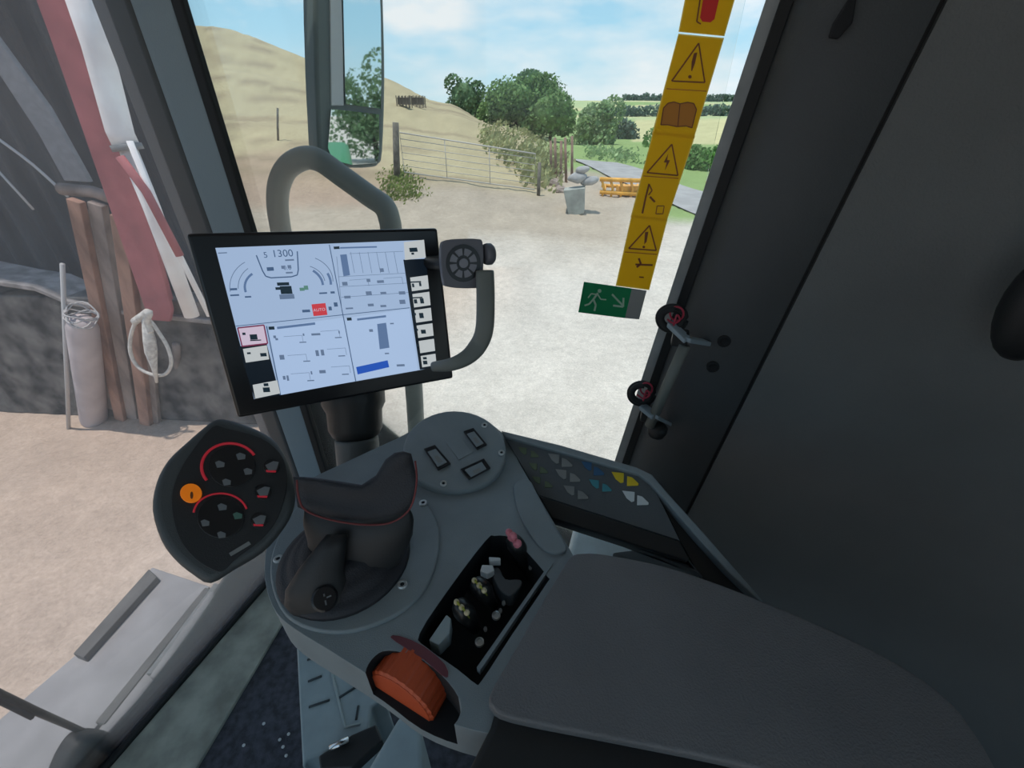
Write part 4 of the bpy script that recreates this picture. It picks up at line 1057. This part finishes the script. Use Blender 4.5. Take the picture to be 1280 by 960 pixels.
# exterior mirror
MV = .98
mp0 = onV(450, 100, MV + .08)
mnrm = (U * .89 - V * .45).normalized()
def mi(px, py, lift=0): return onP(px, py, mp0 + mnrm * lift, mnrm)
mir = thing('exterior_mirror', 'tall two-pane exterior mirror showing trees and the green machine side', 'mirror', mi(440, 208))
MB().prism([mi(*q_, -.004) for q_ in sm2([(396, -40), (394, 60), (397, 150), (400, 190), (412, 206), (440, 210), (466, 209), (474, 205), (479, 190), (482, 100), (480, 0), (478, -60), (430, -60)], 3)], -mnrm * .06).go('housing', M_mirf, mir, bevel=.008)
MB().prism([mi(*q_, .0) for q_ in [(412, -55), (426, -55), (429, 60), (430, 132), (414, 132)]], -mnrm * .01).go('light_edge', M_mirl, mir, bevel=.002)
MB().prism([mi(*q_, .002) for q_ in [(428, -50), (473, -50), (476, 20), (477, 100), (476, 136), (432, 130)]], -mnrm * .008).go('mirror_glass', M_mirror, mir)
MB().prism([mi(*q_, .002) for q_ in [(414, 136), (474, 143), (474, 190), (471, 204), (440, 206), (416, 200), (410, 185)]], -mnrm * .008).go('wide_angle_glass', M_mirror, mir)
MB().tube([mi(405, -50, -.04), mi(405, -50, -.04) + Z * .2, cab(-1.0, .84, .45)], .014, 10).go('arm', M_blk, mir, smooth=True)
# side of the machine behind the cab (seen in the mirror)
mb = MB(); mb.box(cab(2.9, .72, -1.2), U * 1.9, V * .30, Z * .9)
o = mb.go('machine_body', M_body, bevel=.08)
tag(o, 'green side of the harvester body seen in the mirror', 'machine')

# ================================================================== SHED
b0 = onZ(-60, 512, -CAMZ); b1 = onZ(262, 528, -CAMZ)
sx = (b1 - b0); sx.z = 0; sx.normalize(); sn_ = sx.cross(Z).normalized()
if sn_.dot(CAM - b0) < 0: sn_ = -sn_
shed0 = b0
def sh(px, py, off=0.0): return onP(px, py, shed0 + sn_ * off, sn_)
def shb(px, py, off=0.0):           # on the ground
    return onZ(px, py, -CAMZ)
A = b0 - sx * 4.5
def shed_end(off):                       # right hand end of the shed, hidden by the cab pillar
    o_ = A + sn_ * off; dx, dy = -.705, 1.0
    t_ = (o_.x * dy - o_.y * dx) / (sx.y * dx - sx.x * dy)
    return o_ + sx * t_
B = shed_end(0)
hw = sh(100, 372, 0).z
o = MB().prism([A, B, B - sn_ * .25, A - sn_ * .25], Z * hw).go('shed_low_wall', M_lowall, bevel=.02)
tag(o, 'low dark stained wall at the foot of the shed, left of the monitor', 'wall')
lp = [sh(-60, 340, .04), sh(0, 352, .04), sh(40, 358, .04), sh(80, 375, .04), sh(150, 388, .04), sh(262, 400, .04)]
mb = MB(); lo_ = [p - Z * .05 for p in lp]
mb = MB().prism(lp + lo_[::-1], -sn_ * .4)
o = mb.go('dusty_tarp', M_ledge, bevel=.01); tag(o, 'pale dusty sheet lying along the top of the low shed wall', 'sheet')
# back cladding, corrugated
mb = MB(); pts = []
Lw = (shed_end(-1.25) - A + sn_ * -1.25).dot(sx); Lw = (shed_end(-1.25) - A).dot(sx); NW = 160
rows = []
for i in range(NW + 1):
    t_ = i / NW * Lw; pts.append(A + sx * t_ - sn_ * (1.2 + .03 * math.cos(t_ * 22)))
rows = [pts, [p + Z * 6 for p in pts], [p + Z * 6 - sn_ * .08 for p in pts], [p - sn_ * .08 for p in pts]]
v_ = rows[0] + rows[1] + rows[2] + rows[3]; f_ = []
for i in range(NW):
    for k in range(4): f_.append((k * (NW + 1) + i, k * (NW + 1) + i + 1, ((k + 1) % 4) * (NW + 1) + i + 1, ((k + 1) % 4) * (NW + 1) + i))
o = finish('shed_cladding', v_, f_, M_shed); tag(o, 'grey corrugated cladding at the back of the shed', 'wall')
o = MB().prism([A + Z * 6 + sn_ * .3, shed_end(.3) + Z * 6, shed_end(-1.6) + Z * 6.3, A + Z * 6.3 - sn_ * 1.6], Z * .06).go('shed_roof', M_shed)
tag(o, 'sheet roof of the shed', 'roof')
# red stanchion (I section) and white downpipe
def quadprism(name, q, off, th_, m, label, cat, bevel=.01, group=None):
    o_ = MB().prism([sh(*p_, off) for p_ in q], -sn_ * th_).go(name, m, bevel=bevel)
    return tag(o_, label, cat, group)
rc = thing('steel_stanchion', 'dull red steel column of the shed, left of the white pipe', 'column', sh(205, 410, .15))
MB().prism([sh(*p_, .15) for p_ in [(0, -120), (62, -120), (148, 130), (215, 388), (212, 402), (186, 400), (60, 40)]], -sn_ * .03).go('flange', M_stan, rc, bevel=.004)
MB().prism([sh(*p_, .12) for p_ in [(30, -120), (38, -120), (128, 130), (205, 395), (197, 395), (118, 130)]], -sn_ * .16).go('web', M_stan, rc)
wp2 = thing('downpipe', 'white downpipe running down beside the red column', 'pipe', sh(245, 400, .25))
MB().tube([sh(82, -60, .25), sh(122, 60, .25), sh(150, 165, .25), sh(158, 182, .25)], .085, 14).go('upper_pipe', M_pipe, wp2, smooth=True)
MB().tube([sh(157, 180, .25), sh(161, 188, .25)], .10, 14).go('collar', M_frit, wp2, smooth=True)
MB().tube([sh(160, 186, .25), sh(190, 260, .25), sh(240, 395, .25)], .06, 12).go('lower_pipe', M_pipe, wp2, smooth=True)
o = MB().tube([sh(162, 176, .32), sh(200, 270, .32), sh(262, 395, .32)], .022, 8).go('thin_rail', M_pipe, smooth=True)
tag(o, 'thin pale rail close beside the white downpipe', 'rail')
o = MB().tube([sh(150, 196, .36), sh(183, 240, .36), sh(225, 320, .36)], .03, 8).go('thin_brace', M_stan, smooth=True)
tag(o, 'thin dull red brace crossing the white downpipe', 'brace')
quadprism('diagonal_strip', [(-60, -20), (-10, 40), (60, 135), (112, 228), (80, 226), (48, 168), (0, 95), (-60, 20)], -.6, .05, M_strip, 'light grey diagonal strip in front of the shed cladding', 'sheet')  # plain diagonal strip set in front of the cladding
o = MB().tube(smoothpts([sh(-10, 168, -.3), sh(40, 205, -.3), sh(85, 246, -.3)], 4), .012, 6).go('cable', M_pole, smooth=True)
tag(o, 'thin pale cable sloping across the dark shed wall, the upper one', 'cable')
o = MB().tube([sh(-10, 205, -.3), sh(42, 262, -.3)], .010, 6).go('cable', M_pole, smooth=True)
tag(o, 'thin pale cable on the dark shed wall, the shorter lower one', 'cable')
o = MB().tube([sh(76, 236, .0), sh(118, 240, .0), sh(150, 252, .0)], .05, 8).go('timber_beam', M_rust2, smooth=True)
tag(o, 'short horizontal beam resting across the tops of the leaning timbers', 'beam')
# objects leaning at the wall, feet on the ground
def lean(name, base, top, r_, m, label, cat, off=.10, n_=10, group=None, sq_=False):
    a = onZ(*base, -CAMZ); b_ = sh(*top, off)
    if sq_:
        d_ = (b_ - a); s_ = d_.cross(sn_).normalized(); t_ = d_.cross(s_).normalized()
        mb = MB(); mb.box((a + b_) / 2, d_ / 2, s_ * r_, t_ * r_ * .6); o_ = mb.go(name, m, bevel=.008)
    else: o_ = MB().tube([a + (b_ - a) * t for t in (0, .5, 1)], r_, n_).go(name, m, smooth=True)
    return tag(o_, label, cat, group)
lean('pole', (86, 536), (78, 330), .018, M_pole, 'thin pale pole leaning upright, leftmost against the shed wall', 'pole', .3)
gt = 'timbers leaning at the shed wall'
lean('leaning_timber', (152, 524), (95, 250), .055, M_rust, 'rusty orange timber leaning just right of the gas bottle', 'timber', .12, group=gt, sq_=True)
lean('leaning_timber', (168, 522), (122, 254), .060, M_rust2, 'grey brown timber, second of the bundle from the left', 'timber', .06, group=gt, sq_=True)
lean('leaning_timber', (184, 530), (150, 270), .060, M_rust, 'reddish timber of the bundle, directly behind the rope loop', 'timber', .10, group=gt, sq_=True)
lean('leaning_timber', (140, 520), (106, 262), .045, M_rust2, 'dark narrow timber in the gap of the bundle', 'timber', .0, group=gt, sq_=True)
lean('leaning_timber', (196, 528), (172, 300), .04, M_rust2, 'rightmost timber of the bundle, just right of the rope knot', 'timber', .03, group=gt, sq_=True)
lean('short_post', (226, 512), (220, 430), .035, M_rust2, 'short weathered post between the rope loop and the monitor', 'post', .05)
cy_ = thing('gas_bottle', 'pale grey cylinder standing against the dark shed wall, wire on top', 'cylinder', onZ(118, 530, -CAMZ))
a = onZ(118, 526, -CAMZ); b_ = sh(102, 400, .28)
ax_ = (b_ - a).normalized(); L_ = (b_ - a).length
MB().lathe(a, ax_, [(.09, 0), (.118, .01), (.122, .05), (.122, L_ * .6), (.118, L_ - .10), (.10, L_ - .04), (.085, L_)], 24).go('shell', M_cyl, cy_, smooth=True)
mb = MB()
for k in range(4):
    c_ = a + ax_ * (L_ + .01 + .03 * k); e1 = ax_.orthogonal().normalized(); e2 = ax_.cross(e1)
    mb.tube([c_ + (e1 * math.cos(x_) + e2 * math.sin(x_)) * (.11 + .015 * math.sin(x_ * 3 + k)) + ax_ * .03 * math.sin(2 * x_ + k * 2) for x_ in np.linspace(0, 2 * PI, 20)[:-1]], .007, 6, closed=True)
mb.go('wire_coil', M_pole, cy_, smooth=True)
rp2 = thing('rope', 'white rope loop with a hanging knotted tail on the leaning timbers', 'rope', sh(192, 478, .35))
MB().tube([sh(x_, y_, .35) for x_, y_ in sm2([(172, 400), (164, 418), (163, 440), (172, 458), (190, 468), (206, 468), (214, 455), (210, 435), (198, 415), (186, 400)], 4)], .016, 8, closed=True).go('loop', M_rope, rp2, smooth=True)
MB().tube(smoothpts([sh(168, 402, .37), sh(178, 395, .38), sh(186, 390, .38), sh(183, 402, .38), sh(188, 415, .38)], 4), .032, 8).go('knot', M_rope, rp2, smooth=True)
MB().tube([sh(182, 400, .38), sh(187, 425, .38), sh(189, 440, .38), sh(193, 460, .38), sh(196, 478, .38)], [.03, .05, .05, .025, .012], 8).go('tail', M_rope, rp2, smooth=True)

# ================================================================== YARD AND FIELDS
def leaves(cx, cy, cz, rx, ry, rz, n_, size, seed, lumps=7, up=.0):
    rs = np.random.RandomState(seed); v_ = []; f_ = []
    L = [(rs.uniform(-.6, .6), rs.uniform(-.6, .6), rs.uniform(-.55, .6), rs.uniform(.3, .5)) for _ in range(lumps)] + [(0, 0, 0, .78), (0, 0, -.1, .66)]
    per = n_ // len(L)
    for (a, b__, c_, s_) in L:
        for _ in range(per):
            d_ = rs.normal(size=3); d_ /= np.linalg.norm(d_); q_ = s_ * (1 - .25 * rs.rand() ** 2) 
            p_ = Vector((cx + rx * (a + d_[0] * q_), cy + ry * (b__ + d_[1] * q_), cz + rz * (c_ + d_[2] * q_)))
            n1_ = Vector(rs.normal(size=3)).normalized(); n2_ = n1_.orthogonal().normalized(); n3_ = n1_.cross(n2_)
            s2 = size * (.6 + .8 * rs.rand()); k = len(v_)
            v_ += [p_ + n2_ * s2, p_ + n3_ * s2 * .7, p_ - n2_ * s2, p_ - n3_ * s2 * .7]; f_.append((k, k + 1, k + 2, k + 3))
    return v_, f_
def pset(v_, f_, name, m, parent=None):
    me = bpy.data.meshes.new(name); off = root_of(parent).location if parent else Vector(v_[0])
    me.from_pydata([v - off for v in v_], [], f_); me.materials.append(m)
    o_ = bpy.data.objects.new(name, me); COL.objects.link(o_)
    if parent: o_.parent = parent
    else: o_.location = off
    return o_
def tree(px0, px1, ytop, ybase, d_, m, label, seed, n_=3200, size=.16, cat='tree', group='trees beyond the pasture', name='tree', base=None):
    """crown spans px0..px1 and ytop..ybase when standing d_ metres away"""
    a = P(px0, (ytop + ybase) / 2, d_); b_ = P(px1, (ytop + ybase) / 2, d_)
    top = P((px0 + px1) / 2, ytop, d_); bot = P((px0 + px1) / 2, ybase, d_)
    cx = (a.x + b_.x) / 2; cyy = (a.y + b_.y) / 2; rx = abs(b_.x - a.x) / 2 * 1.25; cz = (top.z + bot.z) / 2; rz = (top.z - bot.z) / 2 * 1.2
    gz = min(float(hgt(cx, cyy)), cz - rz * .6)
    th_ = thing(name, label, cat, Vector((cx, cyy, gz)), group)
    v_, f_ = leaves(cx, cyy, cz, rx, rx * .8, rz, int(n_ * 1.7), size * 1.1, seed, 12)
    pset(v_, f_, 'crown', m, th_)
    MB().ball(Vector((cx, cyy, cz)), Vector((rx * .55, 0, 0)), Vector((0, rx * .45, 0)), Z * rz * .55, 14).go('inner_foliage', m, th_, smooth=True)
    MB().tube([Vector((cx, cyy, gz - .3)), Vector((cx + .1, cyy, (gz + cz) / 2)), Vector((cx, cyy, cz))], [.22, .16, .08], 8).go('trunk', M_trunk, th_, smooth=True)
    return th_
tree(558, 604, 94, 148, 62, M_lf3, 'small round dark tree at the left end of the tree group', 1, 1800, .2)
tree(600, 690, 92, 165, 52, M_lf1, 'largest bushy green tree in the middle of the tree group', 2, 5200, .19)
tree(640, 712, 88, 150, 58, M_lf3, 'taller dark green tree rising behind the middle of the tree group', 31, 3000, .19)
tree(655, 722, 108, 175, 50, M_lf1, 'bushy green tree directly right of the largest tree', 3, 3400, .18)
tree(716, 772, 128, 200, 44, M_lf2, 'paler loose tree between the dense trees and the sticker strip', 4, 3000, .16)
tree(770, 800, 150, 200, 60, M_lf7, 'small grey green bush just left of the sticker strip', 5, 1200, .2)
tree(800, 850, 160, 230, 40, M_lf6, 'green bush by the road, half behind the sticker strip', 15, 1600, .15)
tree(858, 915, 180, 244, 24, M_lf6, 'bright green hedge bush by the road right of the stickers', 6, 3600, .10, cat='bush', group='hedge along the road')
tree(900, 960, 180, 262, 21, M_lf6, 'bright green hedge bush close to the window pillar', 7, 2600, .10, cat='bush', group='hedge along the road')
# far hedgerows as single strips of foliage
def hedgerow(px0, px1, y, d_, h_, m, label, seed, n_=900, size=.8):
    a = P(px0, y, d_); b_ = P(px1, y, d_); rs = np.random.RandomState(seed); v_ = []; f_ = []
    for _ in range(n_):
        t = rs.rand(); hh = h_ * (.75 + .35 * noise.noise(Vector((t * 9, seed, 0))) + .15 * rs.rand())
        p_ = a.lerp(b_, t); p_ = Vector((p_.x, p_.y + rs.uniform(-2, 2), float(hgt(p_.x, p_.y)) + rs.rand() * hh))
        n1_ = Vector(rs.normal(size=3)).normalized(); n2_ = n1_.orthogonal().normalized(); n3_ = n1_.cross(n2_); k = len(v_)
        v_ += [p_ + n2_ * size, p_ + n3_ * size * .7, p_ - n2_ * size, p_ - n3_ * size * .7]; f_.append((k, k + 1, k + 2, k + 3))
    return tag(pset(v_, f_, 'hedgerow', m), label, 'hedgerow', 'distant hedgerows', 'stuff')
hedgerow(778, 850, 125, 480, 9, M_lf7, 'dark row of trees on the horizon left of the stickers', 11, 1100, 1.6)
hedgerow(866, 945, 134, 460, 9, M_lf7, 'dark row of trees on the horizon right of the stickers', 12, 1100, 1.6)
hedgerow(735, 960, 150, 190, 4.5, M_lf7, 'hedgerow across the fields below the horizon', 13, 2600, .8)
# weeds on the field bank, grass verge
def weeds(poly_px, n_, size, m, name, label, seed, hmax):
    rs = np.random.RandomState(seed); v_ = []; f_ = []
    xs = [p_[0] for p_ in poly_px]; ysx = [p_[1] for p_ in poly_px]; c = 0
    def inside(x, y):
        r_ = False; j = len(poly_px) - 1
        for i in range(len(poly_px)):
            xi, yi = poly_px[i]; xj, yj = poly_px[j]
            if (yi > y) != (yj > y) and x < (xj - xi) * (y - yi) / (yj - yi) + xi: r_ = not r_
            j = i
        return r_
    while c < n_:
        x, y = rs.uniform(min(xs), max(xs)), rs.uniform(min(ysx), max(ysx))
        if not inside(x, y): continue
        g_ = onT(x, y); c += 1
        for _ in range(5):
            p_ = g_ + Vector((rs.normal() * .2, rs.normal() * .2, rs.rand() * hmax))
            n1_ = Vector((rs.normal(), rs.normal(), rs.normal() * .4)).normalized(); n2_ = n1_.orthogonal().normalized(); n3_ = n1_.cross(n2_); k = len(v_); s2 = size * (.5 + rs.rand())
            v_ += [p_ + n2_ * s2, p_ + n3_ * s2 * .5, p_ - n2_ * s2, p_ - n3_ * s2 * .5]; f_.append((k, k + 1, k + 2, k + 3))
    return tag(pset(v_, f_, name, m), label, 'plants', None, 'stuff')
weeds([(603, 160), (640, 158), (690, 180), (706, 200), (690, 240), (668, 236), (640, 212), (606, 186)], 420, .13, M_lf4, 'weeds', 'yellow green weeds on the bank behind the gate', 21, .5)
weeds([(482, 215), (500, 208), (520, 226), (526, 246), (500, 254), (480, 250)], 260, .05, M_lf5, 'grass_tuft', 'green grass tuft at the foot of the tall gate post', 22, .12)
weeds([(735, 188), (790, 195), (800, 206), (770, 204), (735, 198)], 120, .12, M_lf2, 'verge_plants', 'pale green plants along the far side of the road', 23, .5)
# hillside cattle feeders
for k_, (x_, lb) in enumerate(((506, 'brown boxy feed rack high on the dry hillside, the left one'), (523, 'brown boxy feed rack high on the dry hillside, the right one'))):
    p_ = onT(x_, 134)
    th_ = thing('feed_rack', lb, 'rack', p_, 'feed racks on the hillside')
    w_ = (P(x_ + 8, 134, 1) - P(x_ - 8, 134, 1)).length * (p_.y / P(x_, 134, 1).y) / 2
    MB().box(p_ + Z * w_ * .8, Vector((w_ * .9, 0, 0)), Vector((0, w_ * .7, 0)), Z * w_ * .45).go('trough', M_feed, th_)
    mb = MB()
    for i in range(5):
        for j in (-1, 1): mb.box(p_ + Vector((w_ * (-1 + i * .5), w_ * .8 * j, w_ * .7)), Vector((w_ * .06, 0, 0)), Vector((0, w_ * .06, 0)), Z * w_ * .8)
    mb.go('slats', M_feed, th_)
# field gate
g0 = onT(506, 220); g1 = onT(668, 241)
gx = (g1 - g0); Lg = gx.length; gx.normalize()
hg = 1.25
gt_ = thing('field_gate', 'pale tubular metal field gate between the two wooden posts', 'gate', g0)
def gpnt(t, h_): return g0 + gx * Lg * t + Z * h_
fr = [gpnt(0, .12), gpnt(1, .10), gpnt(1, hg * .95), gpnt(0, hg + .05)]
MB().tube(fr, .022, 8, closed=True).go('gate_frame', M_gate, gt_, smooth=True)
for i in range(5): MB().tube([gpnt(0, .32 + i * .2), gpnt(1, .29 + i * .19)], .012, 6).go('rail', M_gate, gt_, smooth=True)
for t in (.33, .66): MB().tube([gpnt(t, .1), gpnt(t, hg)], .014, 6).go('upright', M_gate, gt_, smooth=True)
def vpost(px, yb, yt, r_, m, label, cat='post', group=None, name='wooden_post', tilt=0):
    p_ = onT(px, yb); tp_ = onP(px + tilt * 30, yt, p_, Vector((0, 1, 0))); ht_ = tp_.z - p_.z; tilt = tp_.x - p_.x
    return tag(MB().tube([p_ - Z * .1, p_ + Z * ht_ * .5 + Vector((tilt * .5, 0, 0)), p_ + Z * ht_ + Vector((tilt, 0, 0))], [r_, r_ * .95, r_ * .9], 10).go(name, m, smooth=True), label, cat, group)
vpost(496, 222, 153, .11, M_post, 'tall grey wooden gate post at the left end of the gate', tilt=-.05)
vpost(673, 244, 203, .06, M_post, 'short dark gate post at the right end of the gate', tilt=.05)
vpost(347, 175, 135, .05, M_post, 'slender fence post on the dry slope left of the mirror')
gs_ = 'upright stakes beside the gate'
for x_, yb, yt, lb in ((689, 222, 176, 'leftmost of the upright brown stakes beyond the gate'), (695, 226, 172, 'second from left of the upright brown stakes'), (701, 228, 176, 'middle one of the upright brown stakes'), (708, 228, 172, 'second from right of the upright brown stakes'), (715, 226, 170, 'rightmost of the upright brown stakes, near the sacks')):
    vpost(x_, yb, yt, .055, M_stake, lb, 'stake', gs_, 'wooden_stake', tilt=random.uniform(-.06, .06))
bp0 = onT(715, 268)
def bpt(px, py, off=0): return onP(px, py, bp0 + Vector((0, off, 0)), Vector((0, 1, 0)))
o = MB().prism([bpt(*q_) for q_ in [(704, 238), (731, 235), (730, 267), (711, 271)]], Vector((.1, .6, 0))).go('concrete_block', M_block, bevel=.02)
tag(o, 'pale concrete block standing below the sacks at the yard edge', 'block')
for k_, (cx, cyy, w_, lb) in enumerate(((722, 222, 12, 'grey sack lying on the concrete block, left one'), (737, 226, 11, 'grey sack lying behind the concrete block, right one'), (728, 212, 9, 'small pale sack on top of the pile'))):
    c_ = bpt(cx, cyy, .35); e_ = (bpt(cx + w_, cyy, .35) - c_).length
    mb = MB().ball(c_, Vector((e_, 0, e_ * .1)), Vector((0, e_ * .8, 0)), Z * e_ * .5, 14)
    for v_ in mb.v: v_ += Vector((1, .6, .9)) * noise.noise(v_ * 5) * e_ * .15
    o = mb.go('sack', M_sack, smooth=True)
    tag(o, lb, 'sack', 'sacks by the block')
for k_, (cx, cyy, w_, lb) in enumerate(((693, 232, 8, 'pinkish rubble lump left of the concrete block'), (701, 240, 7, 'pinkish rubble lump against the concrete block'), (686, 228, 6, 'small rubble lump near the short gate post'))):
    c_ = onT(cx, cyy); e_ = w_ / 540 * c_.y * 1.0
    mb = MB(); mb.ball(c_ + Z * e_ * .3, Vector((e_, 0, 0)), Vector((0, e_, 0)), Z * e_ * .7, 10)
    for v_ in mb.v: v_ += Vector((random.uniform(-.12, .12), random.uniform(-.12, .12), random.uniform(-.1, .1))) * e_
    tag(mb.go('rubble', M_rub2), lb, 'rubble', 'rubble by the block')
# yellow implement
im = thing('farm_implement', 'orange yellow farm implement frame by the road', 'implement', onT(775, 248))
ip = onT(775, 246)
def ipt(px, py, off=0): return onP(px, py, ip + Vector((0, off, 0)), Vector((0, 1, 0)))
MB().tube([ipt(750, 224), ipt(803, 226)], .07, 8).go('top_beam', M_impl, im, smooth=True)
MB().tube([ipt(750, 240), ipt(804, 243)], .07, 8).go('lower_beam', M_impl, im, smooth=True)
MB().tube([ipt(752, 232, .8), ipt(808, 234, .8)], .06, 8).go('rear_beam', M_impl, im, smooth=True)
for x_ in (752, 763, 775, 788, 800):
    MB().tube([ipt(x_, 223), ipt(x_ + 3, 236), ipt(x_, 248)], .045, 8).go('tine', M_impl, im, smooth=True)
for x_ in (756, 780, 797): MB().tube([ipt(x_, 240), ipt(x_, 231, .8)], .05, 8).go('cross_member', M_impl, im, smooth=True)
MB().box(ipt(784, 236, .3), Vector((.35, 0, 0)), Vector((0, .25, 0)), Z * .12).go('weight_box', M_impl, im, bevel=.03)
# trees behind the machine, seen in the mirror
for k_, (dd, off, lb) in enumerate(((30, 7, 'dark tree reflected in the mirror, nearer one'), (42, 12, 'dark tree reflected in the mirror, farther one'), (36, 1.0, 'dark tree behind the harvester, reflected in the mirror edge'))):
    c_ = cab(dd, off + 2, 0); rs_ = 3.2
    th_ = thing('tree', lb, 'tree', Vector((c_.x, c_.y, float(hgt(c_.x, c_.y)))), 'trees behind the harvester')
    v_, f_ = leaves(c_.x, c_.y, 3.4, rs_, rs_, 3.2, 5000, .13, 40 + k_, 12)
    pset(v_, f_, 'crown', M_lf3, th_)
    MB().tube([Vector((c_.x, c_.y, 0)), Vector((c_.x, c_.y, 3.2))], [.25, .12], 8).go('trunk', M_trunk, th_, smooth=True)
